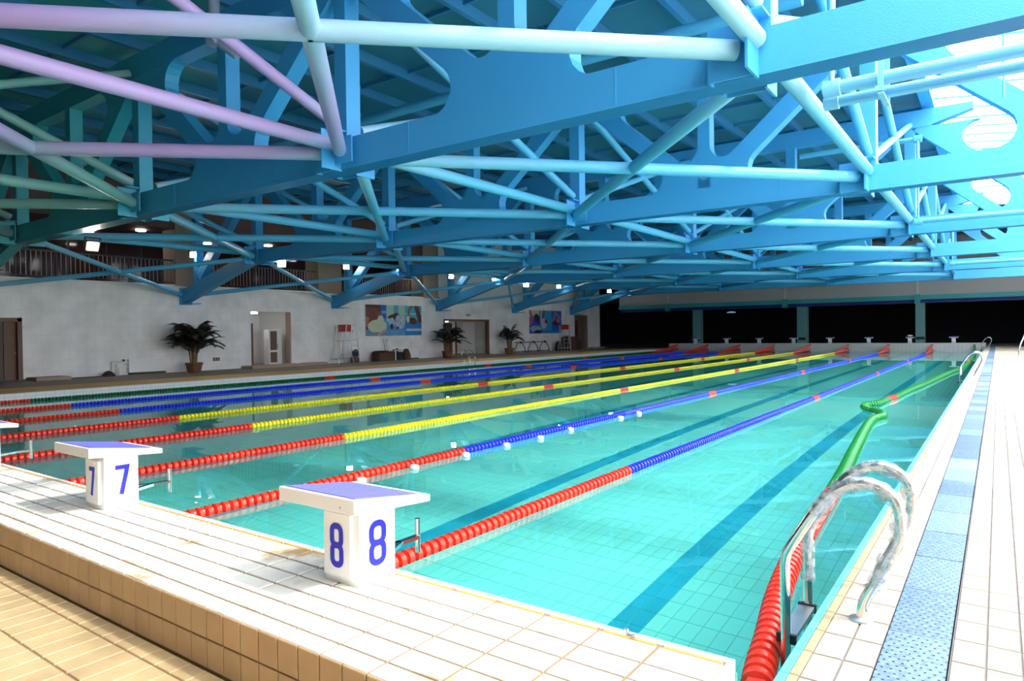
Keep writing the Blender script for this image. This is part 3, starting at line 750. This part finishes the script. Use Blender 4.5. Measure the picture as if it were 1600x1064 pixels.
def rope(label, pts, main, group=None, end=True, marks=(15, 25, 35), step=SP, fs=1.0):
    t = thing('lane_rope', label, 'lane rope', tuple(pts[0]), 0, 'lane ropes')
    o = MB().tube(pts, .008, 6).build('cable', CABLE, t, tuple(-Vector(pts[0])))
    items = path_sample(pts, step); far = {}; s = 0; near = []
    L = len(items)*step
    for i, (p, d) in enumerate(items):
        dist = i*step*50/L if L else 0
        dist = p.y
        m = main
        if dist < 5 or any(abs(dist-k) < .28 for k in marks) or (end and dist > 45): m = RED
        q = proj(p); ok = q and -15 < q[0] < 1615 and q[1] < 1080 and FR*2*FPX/q[2] > 9.5
        (near.append((p, d, m, q[2])) if ok else far.setdefault(m.name, []).append((p, d)))
    near.sort(key=lambda a: a[3])
    for (p, d, m, z) in near[300:]: far.setdefault(m.name, []).append((p, d))
    for (p, d, m, z) in near[:300]:
        o = link('rope_float', fmesh(m), t, tuple(p-Vector(pts[0])))
        o.scale = (fs, 1.12 if fs > 1 else 1, fs); o.rotation_mode = 'QUATERNION'; o.rotation_quaternion = d.to_track_quat('Y', 'Z') @ Matrix.Rotation(R.uniform(0, .4), 4, 'Y').to_quaternion()
    for mn, L_ in far.items():
        b = MB()
        for (p, d) in L_:
            q = d.to_track_quat('Y', 'Z'); b.add([q @ Vector((v[0]*fs, v[1], v[2]*fs))+p for v in FFAR.v], FFAR.f)
        me = b.mesh('far_floats', MATS[mn]); o = link('far_floats', me, t, tuple(-Vector(pts[0]))); o['kind'] = 'stuff'
    if end:
        e = Vector(pts[-1]); b = MB()
        for zt in (.12, .44):
            for (p, d) in path_sample([(e.x, 45.6, .06), (e.x, 49.85, zt)], step):
                q = d.to_track_quat('Y', 'Z'); b.add([q @ Vector(v)+p for v in FFAR.v], FFAR.f)
        b.add([(e.x, 46.5, .1), (e.x+.02, 49.85, .12), (e.x+.02, 49.85, .42), (e.x-.02, 46.5, .1), (e.x-.02, 49.85, .12), (e.x-.02, 49.85, .42)], [(0,1,2),(3,5,4),(0,3,4,1),(1,4,5,2),(2,5,3,0)])
        o = b.build('end_floats', RED, t, tuple(-Vector(pts[0]))); o['kind'] = 'stuff'
        for zt in (.12, .44): MB().box(e.x-.05, e.x+.05, 49.82, 49.99, zt-.06, zt+.06).build('end_hook', BLACK, t, tuple(-Vector(pts[0])))
    return t
RX = [-2.831-2.5*i for i in range(8)]
NM = ['blue lane rope with red ends, next to the slack green rope', 'blue lane rope with red ends and white glint discs beside it', 'yellow lane rope with red ends, next to the blue rope with glint discs beside it', 'yellow lane rope with red ends, middle one of the three',
      'yellow lane rope with red ends, nearest the white side wall', 'blue lane rope with red ends, next to the yellow ropes on the side wall half', 'blue lane rope with red ends, beside the dark green rope', 'dark green lane rope with red ends along the side wall edge']
MT = [BLU, BLU, YEL, YEL, YEL, BLU, BLU, DGRN]
for i, x in enumerate(RX):
    rope(NM[i], [(x, .10, .10), (x, .7, .026), (x, 20, .018), (x, 45.6, .05)], MT[i])
gp = [(1180, 1100), (1187, 1050), (1200, 1000), (1216, 930), (1240, 870), (1268, 820), (1300, 770), (1318, 738), (1335, 703), (1352, 670), (1363, 656), (1380, 650), (1372, 643), (1352, 638), (1352, 633), (1372, 630), (1387, 624), (1400, 620), (1420, 610), (1445, 600), (1480, 584), (1504, 574)]
gw = [ray(u, v, 2, .035) for u, v in gp]; gw[0].y = max(gw[0].y, .2)
gw = [p for p in gw if p.y < 31]+[Vector((-.40, 38, .03)), Vector((-.45, 45, .05)), Vector((-.5, 48.5, .1)), Vector((-.55, 49.9, .45))]
gw = catmull(gw, 8)
rope('slack green lane rope with red end snaking along the near deck edge', gw, GRN, end=False, marks=(15.5, 35), step=.090, fs=1.22)
# glints on the water beside the second rope, imitated by added white discs
for (u, v) in ((548, 747), (631, 727), (712, 708), (776, 693), (829, 682), (877, 669), (956, 651), (985, 644)):
    p = ray(u, v+1, 2, .015); p.x += .18
    o = MB().lathe([(.01, -.03), (.055, -.025), (.06, .005), (.05, .03), (.01, .04)], 12, (0,0,0)).build('glint_disc', WHITE, None, tuple(p)); tag(o, 'small added white disc imitating a glint on the water beside the blue rope of block 7', 'float', 'white glint discs')
# ================================================================== STARTING BLOCKS
def arc(cx, cz, rx, rz, a0, a1, n=8): return [(cx+rx*math.cos(math.radians(a0+(a1-a0)*i/n)), cz+rz*math.sin(math.radians(a0+(a1-a0)*i/n))) for i in range(n+1)]
def rrect(cx, cz, w, h, r, n=5):
    return arc(cx+w/2-r, cz+h/2-r, r, r, 0, 90, n)+arc(cx-w/2+r, cz+h/2-r, r, r, 90, 180, n)+arc(cx-w/2+r, cz-h/2+r, r, r, 180, 270, n)+arc(cx+w/2-r, cz-h/2+r, r, r, 270, 360, n)
def digit(ch, w, h, st):
    b = MB(); W2, H = w-st, h-st
    if ch == '8':
        for s in (1, -1):
            c = MB().ribbon(rrect(0, s*(H/4-.0005), W2, H/2, W2*.42), st, .002, True); b.add([(x, y-(.0004 if s > 0 else 0), z) for x, y, z in c.v], c.f)
    elif ch == '7': b.ribbon([(-W2/2, H/2), (W2/2, H/2), (W2*.36, H*.2), (-W2*.02, -H/2)], st, .002)
    elif ch == '6':
        b.ribbon(rrect(0, -H/4, W2, H/2, W2*.42), st, .002, True); b.ribbon([(W2/2, H*.32)]+arc(W2/2-W2*.42, H/2-W2*.42, W2*.42, W2*.42, 20, 90)+arc(-W2/2+W2*.42, H/2-W2*.42, W2*.42, W2*.42, 90, 180)+[(-W2/2, -H*.2)], st, .002)
    elif ch == '5': b.ribbon([(W2/2, H/2), (-W2/2, H/2), (-W2/2, .05*H)]+arc(0, -H*.2, W2/2, H*.27, 120, -140), st, .002)
    elif ch == '4': b.ribbon([(W2*.5, -H*.2), (-W2/2, -H*.2), (W2*.2, H/2), (W2*.2, -H/2)], st, .002)
    elif ch == '3': b.ribbon(arc(0, H*.25, W2/2, H*.25, 150, -90)+arc(0, -H*.25, W2/2, H*.25, 90, -150), st, .002)
    elif ch == '2': b.ribbon(arc(0, H*.24, W2/2, H*.26, 160, -20)+[(-W2/2, -H/2), (W2/2, -H/2)], st, .002)
    elif ch == '1': b.ribbon([(-W2*.3, H*.3), (0, H/2), (0, -H/2)], st, .002)
    return b
def block(ch, loc, rz, label):
    t = thing('starting_block', label, 'starting block', loc, rz, 'starting blocks')
    # local: pool lies towards +Y, base on the platform
    ped = MB().prism([(-.11, 0), (.11, 0), (.115, .345), (-.105, .345)], -.105, .105)
    o = ped.build('pedestal', WHITE, t)
    pn = MB().prism([(-.095, .035), (.075, .035), (.078, .31), (-.092, .31)], -.125, -.10).build('number_panel', WHITE, t)
    digit(ch, .085, .195, .026).build('number', DIGIT, pn, (-.008, -.1255, .172))
    d2 = digit(ch, .10, .20, .027).build('number', DIGIT, t, (.1135, 0, .172), rot=(0, 0, math.pi/2)); 
    # tilted top: thick at the back, thin towards the pool
    tp = MB(); x = .247; yb, yf = -.245, .20
    top = [(yb, .42), (yf, .358)]
    v = [(-x,yb,.362),(x,yb,.362),(x,yf,.330),(-x,yf,.330),(-x,yb,.425),(x,yb,.425),(x,yf,.362),(-x,yf,.362)]
    o = tp.add(v, [(3,2,1,0),(4,5,6,7),(0,1,5,4),(1,2,6,5),(2,3,7,6),(3,0,4,7)]).build('top_plate', WHITE, t)
    bv = o.modifiers.new('soft_edges', 'BEVEL'); bv.width = .006; bv.segments = 2
    MB().add([(-x+.022,yb+.02,.4232),(x-.022,yb+.02,.4232),(x-.022,yf-.06,.3716),(-x+.022,yf-.06,.3716),(-x+.022,yb+.02,.4262),(x-.022,yb+.02,.4262),(x-.022,yf-.06,.3746),(-x+.022,yf-.06,.3746)], [(3,2,1,0),(4,5,6,7),(0,1,5,4),(1,2,6,5),(2,3,7,6),(3,0,4,7)]).build('grip_pad', BLUEPAD, t)
    o = MB().tube([(0, .37, .01), (0, .37, .175)], .0135, 14).build('hand_grip', CHROME, t); smooth_angle(o.data)
    gb = MB(); gb.beam((-.07, .10, .085), (0, .25, .085), .03, .018).beam((.07, .10, .085), (0, .25, .085), .03, .018).beam((0, .24, .085), (0, .37, .085), .03, .018)
    gb.build('grip_bracket', CHROME, t)
    MB().lathe([(.003, 0), (.003, .002)], 8, (.16, yb-.001, .385), 'y').build('screw', BLACK, t)
    return t
for ch, x, n in (('8', -1.635, 'the slack green rope lane'), ('7', -3.99, 'the lane between the two blue ropes'), ('6', -6.40, 'the lane beside the yellow ropes')):
    block(ch, (x, -.155, ZP), 0, 'white starting block numbered %s with blue top, serving %s' % (ch, n))
for i in range(8):
    block(str(8-i), (-1.66-2.46*i, 50.22, ZP), math.pi, 'small white starting block numbered %d on the far grey platform, %s from the drain deck' % (8-i, ('first', 'second', 'third', 'fourth', 'fifth', 'sixth', 'seventh', 'eighth')[i]))
# towel on one far block
tb_ = MB().lathe([(.10, 0), (.17, .03), (.16, .09), (.06, .12)], 12).build('folded_towel', WHITE, None, (-4.12, 50.24, ZP+.43)); tag(tb_, 'rolled white towel lying on a far starting block', 'towel')
# ================================================================== LADDERS
def rail_path(s=1.0):
    p = [(-.145, -.55), (-.145, .10), (-.142, .22), (-.11, .30), (.01, .50), (.07, .57), (.15, .62), (.24, .625), (.315, .58), (.345, .50), (.34, .40), (.30, .30), (.245, .18), (.20, .09), (.185, .0)]
    return p
def ladder(label, loc, rz, wrap=False, r=.024):
    t = thing('pool_ladder', label, 'ladder', loc, rz)
    for s in (-1, 1):
        y = s*.235
        pts = catmull([(x, y, z) for x, z in rail_path()], 8)
        o = MB().tube(pts, r, 14).build('rail', CHROME, t); smooth_angle(o.data)
        o = MB().lathe([(.052, 0), (.05, .008), (.036, .014), (.022, .02)], 20, (.185, y, 0)).build('foot_flange', STEELG, t)
        if wrap:
            sel = pts[30:98] if s < 0 else pts[40:90]
            rr = random.Random(5+s)
            ph = [rr.uniform(-.4, .4) for _ in sel]
            o = MB().tube(sel, r, 16, False, rf=lambda i, k: r*(1.22+.10*math.sin(i*1.1+ph[i])+.08*math.sin(k*.79+i*.35))+(.010 if 2 <= k <= 4 else 0)*(1+.6*math.sin(i*.45))).build('plastic_wrap', WRAP, t, smooth=True)
            if s > 0:
                o = MB().tube(pts[6:34], .03, 14, False, rf=lambda i, k: .034+.007*math.sin(k*1.35+i*.3)).build('loose_wrap', WRAP, t, smooth=True)
    for k, z in enumerate((-.17, -.42)):
        MB().box(-.185, -.105, -.215, .215, z-.012, z+.012).build('tread', STEELG, t)
        
        for q in (-.221, .221): MB().box(-.19, -.10, q-.011, q+.011, z-.025, z+.02).build('tread_clamp', BLACK, t)
    return t
ladder('chrome pool ladder with handrails wrapped in torn clear plastic', (0, 1.445, ZD), 0, True)
ladder('chrome pool ladder halfway along the deck by the drain grates', (0, 19.9, ZD), 0)
ladder('chrome pool ladder at the far end of the deck by the end platform', (0, 48.6, ZD), 0)
ladder('chrome pool ladder on the side wall edge of the pool', (PW, 24.1, ZL), math.pi)
# S hook lying on the platform
p = ray(985, 991, 2, ZP+.004)
pts = [(-.032, .006, .006), (-.026, .014, .012), (-.016, .012, .012), (-.012, .002, .006), (.0, -.003, .004), (.012, -.004, .006), (.022, -.004, .010), (.027, -.014, .012), (.018, -.022, .010), (.008, -.020, .006)]
o = MB().tube(catmull(pts, 6), .0035, 8).build('s_hook', STEELG, None, (p.x, p.y, ZP)); tag(o, 'small bent steel S-hook lying on the platform tiles', 'hook')
# ================================================================== THINGS ALONG THE SIDE WALL
def inell(u, v, cx, cy, rx, ry, rot=0):
    c, s = math.cos(rot), math.sin(rot); x, y = u-cx, v-cy; a, b = x*c+y*s, -x*s+y*c
    return (a/rx)**2+(b/ry)**2 < 1
def inseg(u, v, pts, r):
    for (a, b) in zip(pts[:-1], pts[1:]):
        ax, ay, bx, by = *a, *b; L = (bx-ax)**2+(by-ay)**2; t = max(0, min(1, ((u-ax)*(bx-ax)+(v-ay)*(by-ay))/L))
        if (u-ax-t*(bx-ax))**2+(v-ay-t*(by-ay))**2 < r*r: return True
    return False
def paint1(u, v, n):
    """u 0..1.8, v 0..1 (up): three swimmers side by side"""
    if u < .63:
        c = (.02, .10, .55) if v > .55 else (.08, .30, .65)
        if v > .72 and u > .48 and v < .82: c = (.10, .42, .60)
        if inell(u, v, .20, .80, .26, .34, -.2) or inseg(u, v, [(.02, .3), (.12, .6)], .10): c = (.16, .035, .018)
        if inell(u, v, .37, .72, .09, .10) : c = (.20, .05, .025)
        if v > .90 and u < .46: c = (.06, .01, .008)
        if inseg(u, v, [(.36, .84), (.46, .83)], .018): c = (.02, .01, .01)
        if inseg(u, v, [(.02, .35), (.04, .55)], .06): c = (.42, .16, .11)
        if inell(u, v, .36, .30, .30, .22) or inell(u, v, .45, .5, .10, .16): c = (.62, .66, .42) if n > .25 else (.45, .55, .55)
        if v < .12: c = (.25, .32, .40) if n > .5 else (.10, .25, .35)
        if inseg(u, v, [(.38, .03), (.62, .2)], .035): c = (.50, .34, .38)
    elif u < 1.24:
        c = (.36, .58, .45) if v > .45 else (.05, .30, .62)
        if .86 < u < 1.02 and v > .7: c = (.10, .34, .55)
        if inell(u, v, .95, .58, .12, .17) or inseg(u, v, [(.72, .60), (.84, .66), (1.02, .68)], .045): c = (.07, .018, .012)
        if inell(u, v, 1.08, .46, .17, .25): c = (.55, .66, .70) if n > .35 else (.12, .12, .4)
        if inell(u, v, .80, .42, .10, .16): c = (.18, .45, .68) if n > .4 else (.5, .62, .7)
        if inell(u, v, .80, .30, .055, .09): c = (.03, .01, .012)
        if inell(u, v, .99, .25, .05, .045): c = (.20, .04, .06)
        if v < .17: c = (.04, .26, .60) if n > .4 else (.2, .45, .6)
    else:
        c = (.05, .40, .62) if v > .5 else (.02, .22, .62)
        if .70 < v < .74: c = (.5, .6, .5)
        if inseg(u, v, [(1.35, .62), (1.37, .85), (1.46, .97)], .04): c = (.28, .10, .07)
        if inseg(u, v, [(1.62, .98), (1.70, .70), (1.76, .50)], .075): c = (.13, .05, .03)
        if inell(u, v, 1.50, .48, .15, .12, -.4): c = (.13, .035, .02)
        if inell(u, v, 1.34, .55, .05, .12): c = (.60, .66, .45)
        if .14 < v < .22 and u > 1.27: c = (.62, .68, .60) if int(u*28) % 2 else (.35, .55, .65)
    return c
def paint2(u, v, n):
    """u 0..1.4"""
    c = (.02, .06, .55) if u < .5 else ((.02, .28, .55) if u < .95 else (.015, .10, .55))
    if u < .42 and v > .72: c = (.55, .58, .42)
    if inseg(u, v, [(.02, .98), (.10, .7), (.05, .4)], .05) or inseg(u, v, [(.16, .72), (.08, .45)], .045): c = (.42, .10, .12)
    if inell(u, v, .32, .65, .11, .20, .2): c = (.03, .012, .02)
    if inell(u, v, .26, .20, .24, .14): c = (.45, .55, .55) if n > .4 else (.03, .1, .4)
    if inell(u, v, .36, .07, .16, .08): c = (.01, .01, .03)
    if .45 < u < .60 and v > .5: c = (.25, .50, .50)
    if inseg(u, v, [(.62, .98), (.57, .7)], .05): c = (.28, .07, .07)
    if inell(u, v, .60, .42, .13, .22): c = (.40, .30, .45) if n > .35 else (.6, .6, .65)
    if inell(u, v, .70, .52, .06, .09): c = (.10, .02, .03)
    if inseg(u, v, [(1.02, .55), (1.12, .92), (1.34, .65)], .045): c = (.42, .20, .17)
    if inell(u, v, 1.14, .45, .14, .12): c = (.05, .02, .03)
    if inell(u, v, 1.24, .55, .07, .09): c = (.45, .22, .25)
    if v < .12 and u > .5: c = (.02, .18, .6)
    return c
def poster(label, y0, y1, z0, z1, fn, asp, nu=132):
    nv = int(nu/asp); rr = random.Random(3)
    t = thing('poster', label, 'poster', (XL+.042, (y0+y1)/2, z0))
    MB().box(-.02, .02, -(y1-y0)/2, (y1-y0)/2, 0, z1-z0).build('backing_board', WHITE, t)
    b = MB(); W_, H_ = y1-y0, z1-z0
    b.v = [(.024, -W_/2+W_*i/nu, H_*j/nv) for j in range(nv+1) for i in range(nu+1)]
    b.f = [(j*(nu+1)+i, j*(nu+1)+i+1, (j+1)*(nu+1)+i+1, (j+1)*(nu+1)+i) for j in range(nv) for i in range(nu)]
    me = bpy.data.meshes.new('print'); me.from_pydata(b.v, [], b.f); me.materials.append(PRINT); me.update()
    at = me.color_attributes.new('print', 'FLOAT_COLOR', 'POINT')
    cols = []
    for j in range(nv+1):
        for i in range(nu+1): c = fn(asp*i/nu, j/nv, rr.random()); cols += [c[0], c[1], c[2], 1]
    at.data.foreach_set('color', cols)
    link('print', me, t)
poster('wide poster of three swimmers splashing, beside the ladder chair', 23.17, 27.55, 1.58, 3.30, paint1, 1.8)
poster('square poster of swimmers with raised arms, at the far end of the wall', 39.0, 43.5, 1.56, 3.28, paint2, 1.4)
# ---- palms
def frond_mesh(L, droop, seed, name='frond'):
    rr = random.Random(seed); b = MB(); pts = []; n = 14
    for i in range(n+1):
        s = i/n; pts.append(Vector((L*(s*.35+.65*s*s*droop*.9), 0, L*(s*.95-droop*.62*s*s*s))))
    b.tube(pts, .012, 5)
    for i in [q/2 for q in range(5, 2*n+1)]:
        for sd in (-1, 1):
            ii = int(i); p = pts[ii].lerp(pts[min(ii+1, n)], i-ii); t = (pts[ii]-pts[ii-1]).normalized(); l = .34*L*(1-abs(i/n-.55)*.95)*rr.uniform(.8, 1.1)
            d = (Vector((0, sd, 0))*.8+t*.75+Vector((0, 0, -.25))).normalized(); sidev = d.cross(Vector((0, 0, 1))).normalized()*.030
            tip = p+d*l+Vector((0, 0, -.10*l)); m = p+d*l*.5
            b.add([p, m+sidev, tip, m-sidev], [(0,1,2,3)])
    me = b.mesh(name, LEAF); return me
FM = [frond_mesh(1.25, .55, 1), frond_mesh(1.15, .95, 2), frond_mesh(1.0, 1.25, 3)]
def palm(label, loc, h, seed, n=30, spread=1.0):
    rr = random.Random(seed); t = thing('potted_palm', label, 'palm', loc)
    o = MB().lathe([(.22, 0), (.27, .06), (.31, .30), (.345, .32), (.345, .40), (.31, .40), (.30, .36)], 20).build('pot', TERRA, t)
    MB().lathe([(.30, .34), (.12, .37)], 16).build('soil', DARKB, t)
    for k in range(6):
        a = rr.uniform(0, 6.28); q = rr.uniform(.03, .14)
        o = MB().tube([(q*math.cos(a), q*math.sin(a), .34), (q*1.4*math.cos(a), q*1.4*math.sin(a), .8), (q*2.2*math.cos(a), q*2.2*math.sin(a), h*.55)], .035, 7).build('stem', STEM, t)
    for k in range(n):
        lev = k/n; a = rr.uniform(-1.95, 1.95); z = .75+(h*.52-.75)*lev
        me = FM[rr.choice((0, 0, 1, 1, 2))]
        q = .10+.05*rr.random()
        o = link('frond', me, t, (q*math.cos(a), q*math.sin(a), z))
        sc = rr.uniform(.75, 1.05)*(h/2.5); o.scale = (sc*spread*(1.05-.45*lev), sc*spread, sc*(.75+.35*lev)); o.rotation_euler = (0, rr.uniform(-.1, .25)*(1-lev), a)
    return t
palm('tall bushy potted palm beside the white radiator panel', (XL+.95, 12.95, ZL), 2.75, 11, 52, 1.0)
palm('arching potted palm at the edge of the glass entrance', (XL+.85, 28.95, ZL), 2.5, 5, 40, 1.1)
palm('upright potted palm beside the wheel rack', (XL+.85, 35.35, ZL), 2.5, 9, 36, .85)
# ---- radiators
def radiator(label, y0, y1, z0, z1, side=-1):
    t = thing('radiator', label, 'radiator', (XL, (y0+y1)/2, ZL)); h = (y1-y0)/2
    MB().box(.04, .16, -h, h, z0-ZL+.02, z1-ZL).build('panel', WHITE, t)
    MB().box(.05, .15, -h+.02, h, z0-ZL-.06, z0-ZL+.02).build('base', DARKB, t)
    for s in (z1-ZL-.15, z1-ZL-.32):
        o = MB().tube([(.1, -h, s), (.1, -h-.35, s), (.1, -h-.42, s-.06), (.1, -h-.42, 0)], .028, 8).build('pipe', WHITE, t); smooth_angle(o.data)
    o = MB().tube([(.1, -h-.6, 0), (.1, -h-.6, z1-ZL-.06), (.1, -h-.2, z1-ZL-.06)], .03, 8).build('pipe', WHITE, t); smooth_angle(o.data)
    MB().lathe([(.05, 0), (.05, .08)], 10, (.1, -h-.18, z1-ZL-.08)).build('valve', BLACK, t)
    MB().box(.08, .12, -h-.35, -h-.28, .0, z1-ZL-.3).build('pipe', WHITE, t)
radiator('white panel radiator with exposed pipes, by the bushy palm', 10.73, 12.19, .27, .82)
radiator('white panel radiator below the wide swimmer poster', 25.34, 27.17, .24, .78)
# ---- clutter
o = MB().add([(0,-.9,0),(.35,-.9,0),(.35,.2,0),(0,.2,0),(0,-.9,.02),(.35,-.9,.02),(.35,.2,.03),(0,.2,.03)], [(4,5,6,7),(0,1,5,4),(1,2,6,5),(2,3,7,6),(3,0,4,7),(3,2,1,0)]).build('rubber_mat', DARKB, None, (XL+.15, 9.38, ZL)); tag(o, 'flat dark mat on the deck against the wall', 'mat')
o = MB().lathe([(.24, 0), (.22, .08), (.12, .18), (.03, .22)], 12).build('cloth_bundle', DARKB, None, (XL+.4, 9.86, ZL)); tag(o, 'dark cloth bundle on the deck by the flat mat', 'bundle')
def box_(label, y0, y1, x0, x1, h, m=CARD, flap=True):
    t = thing('cardboard_box', label, 'box', (XL+(x0+x1)/2, (y0+y1)/2, ZL)); a, b = (x1-x0)/2, (y1-y0)/2
    MB().box(-a, a, -b, b, 0, h).build('body', m, t)
    if flap:
        MB().beam((-a, 0, h), (-a*.3, 0, h+.10), b*2*.98, .012).build('flap', m, t); MB().beam((a, b*.3, h), (a*.5, b*.4, h+.06), b*1.2, .012).build('flap', m, t)
box_('open brown cardboard box under the wide swimmer poster', 23.3, 24.4, .35, .95, .46)
for i, (y, tl) in enumerate(((24.42, -.25), (24.58, -.15), (24.74, -.2))):
    o = MB().tube([(0, 0, 0), (-.2, tl*.4, 1.12), (-.2, tl*.4-.02, 1.2)], .022, 8).lathe([(.05, 0), (.05, .12)], 8, (0, 0, 0)).build('pool_pole', STEELG if i else TANCOL, None, (XL+.35, y+.05, ZL)); tag(o, ('tan pole leaning on the wall behind the cardboard box', 'thin steel pole leaning between the tan pole and another', 'thin steel pole leaning on the wall beside the pump unit')[i], 'pole', 'poles on the wall')
o = MB().lathe([(.27, 0), (.24, .3), (.13, .58), (.10, .62)], 14).build('cloth_sack', CARD, None, (XL+.55, 25.75, ZL)); tag(o, 'upright brown sack leaning in front of the radiator', 'sack')
t = thing('pump_unit', 'dark pump unit with pale pipes beside the poles', 'pump', (XL+.4, 25.15, ZL))
MB().box(-.15, .15, -.1, .3, 0, .45).build('body', BLACK, t); MB().tube([(.1, -.2, 0), (.1, -.2, .55), (.1, .1, .55)], .04, 8).build('pipe', WHITE, t); MB().lathe([(.1, .45), (.1, .6), (.05, .64)], 10).build('cap', DARKB, t)
def ladder_chair(label, loc, s=1.0, rz=0):
    t = thing('lifeguard_chair', label, 'chair', loc, rz)
    L = lambda *p: [(x*s, y*s, z*s) for x, y, z in p]
    for x in (-.35, .35):
        for pts in ([(x, -.55, 0), (x, -.50, .3), (x, -.22, .75), (x, -.12, 1.2), (x, -.02, 1.95)], [(x, .42, 0), (x, .36, .3), (x, .24, .65), (x, .24, 1.2), (x, .32, 1.95)]):
            o = MB().tube(catmull(L(*pts), 5), .024*s, 7).build('leg', STEELG, t)
    for (y0, y1, z) in ((-.50, .36, .25), (-.13, .24, 1.15)):
        b = MB()
        for x in (-.35, .35): b.tube(L((x, y0, z), (x, y1, z)), .02*s, 6)
        for y in (y0, y1): b.tube(L((-.35, y, z), (.35, y, z)), .02*s, 6)
        b.build('stretcher', STEELG, t)
    for x in (-.25, .25):
        MB().tube(L((x, .32, 1.2), (x, .36, 1.93), (x, .40, 1.97), (x, .66, 1.97), (x, .70, 1.93), (x, .92, .0)), .02*s, 7).build('side_rail', STEELG, t)
    for z in (.3, .6, .9, 1.2):
        y = .92-.114*z/.5*.5*1.0; MB().tube(L((-.25, y, z), (.25, y, z)), .016*s, 6).build('rung', STEELG, t)
    MB().box(-.25*s, .25*s, 0, .5*s, 1.62*s, 1.67*s).build('seat', REDC, t)
    MB().add(L((-.25, -.02, 1.62), (.25, -.02, 1.62), (.25, -.06, 1.98), (-.25, -.06, 1.98), (-.25, .03, 1.62), (.25, .03, 1.62), (.25, -.01, 1.98), (-.25, -.01, 1.98), ), [(0,1,2,3),(7,6,5,4),(0,4,5,1),(1,5,6,2),(2,6,7,3),(3,7,4,0)]).build('backrest', REDC, t)
    MB().box(.25*s, .30*s, -.05*s, .32*s, 1.62*s, 1.98*s).build('side_panel', REDC, t)
    return t
ladder_chair('tall steel lifeguard chair with red seat beside the wide poster', (XL+.75, 20.95, ZL))
ladder_chair('tall steel lifeguard chair with red seat in front of the square poster', (XL+1.9, 40.9, ZL), 1.0, .3)
ladder_chair('tall steel lifeguard chair at the right edge of the deck', (2.25, 36.2, ZD), 1.35, -.6)
t = thing('floor_fan', 'small dark fan on the floor beside the ladder chair', 'fan', (XL+.6, 21.9, ZL))
MB().box(-.12, .12, -.2, .2, 0, .3).build('base', BROWN, t); MB().lathe([(.2, -.05), (.22, 0), (.2, .05)], 16, (0, .05, .48), 'x').build('head', BLACK, t); MB().box(-.02, .02, .0, .08, .3, .4).build('stem', STEELG, t)
# wheel rack
t = thing('wheel_rack', 'low brown rack of three wire wheels beside the upright palm', 'rack', (XL+.6, 38.4, ZL))
MB().tube([(0, -2.0, .75), (0, 2.1, .75)], .03, 8).build('top_bar', DBROWN, t); MB().tube([(0, -2.1, .1), (0, 2.3, .1)], .035, 8).build('bottom_bar', DBROWN, t)
for c in (-1.4, .25, 1.75):
    for s in (-1, 1): MB().tube([(0, c+s*.22, .75), (0, c+s*.62, .3), (0, c+s*.66, 0)], .03, 8).build('leg', DBROWN, t)
    ring = [(0.05, c+.60*math.cos(2*math.pi*k/24), .62+.52*math.sin(2*math.pi*k/24)) for k in range(24)]
    w = MB().tube(ring, .012, 5, closed=True)
    for k in range(8): w.tube([(0.05, c, .62), ring[k*3]], .006, 4)
    w.build('wheel', STEELG, t); MB().lathe([(.08, -.06), (.08, .06)], 10, (.05, c, .75), 'x').build('hub', DBROWN, t)
box_('stack of dark brown cartons at the far end of the wall', 43.0, 44.2, .3, 1.0, 1.0); box_('low brown carton beside the taller cartons', 44.3, 45.1, .3, .9, .70, CARD, False)
for i, (y, r, h) in enumerate(((42.15, .30, .75), (42.72, .26, .85))):
    o = MB().lathe([(r*.8, 0), (r, h*.3), (r*.8, h*.8), (r*.3, h)], 14).build('dark_sack', DARKB, None, (XL+.6, y, ZL)); tag(o, ('lower bulging dark sack by the ladder chair', 'taller bulging dark sack beside the brown cartons')[i], 'sack', 'dark sacks by the cartons')
# signs
o = thing('exit_sign', 'small green exit sign above the glass entrance', 'sign', (XL+.02, 32.03, 2.76)); MB().box(-.02, .02, -.17, .17, 0, .13).build('board', SIGN, o); MB().box(.02, .024, -.10, -.02, .03, .10).box(.02, .024, .03, .12, .05, .08).build('mark', SIGNL, o)
o = thing('wall_socket', 'small dark socket plate on the wall beside the bushy palm', 'socket', (XL+.01, 14.5, .60)); MB().box(-.01, .015, -.15, .15, 0, .14).build('plate', SIGN, o); MB().box(.015, .02, -.10, -.03, .04, .10).box(.015, .02, .03, .10, .04, .10).build('outlet', BALU, o)
tag(MB().lathe([(.4, 0), (.3, .08), (.1, .12)], 18).build('ceiling_lamp', mat('dim_lamp', (.3, .5, .6), .5, emit=((.25, .55, .75), .5)), None, (-18.2, 57.0, 3.1)), 'dim round lamp in the dark space beyond the far platform', 'lamp')
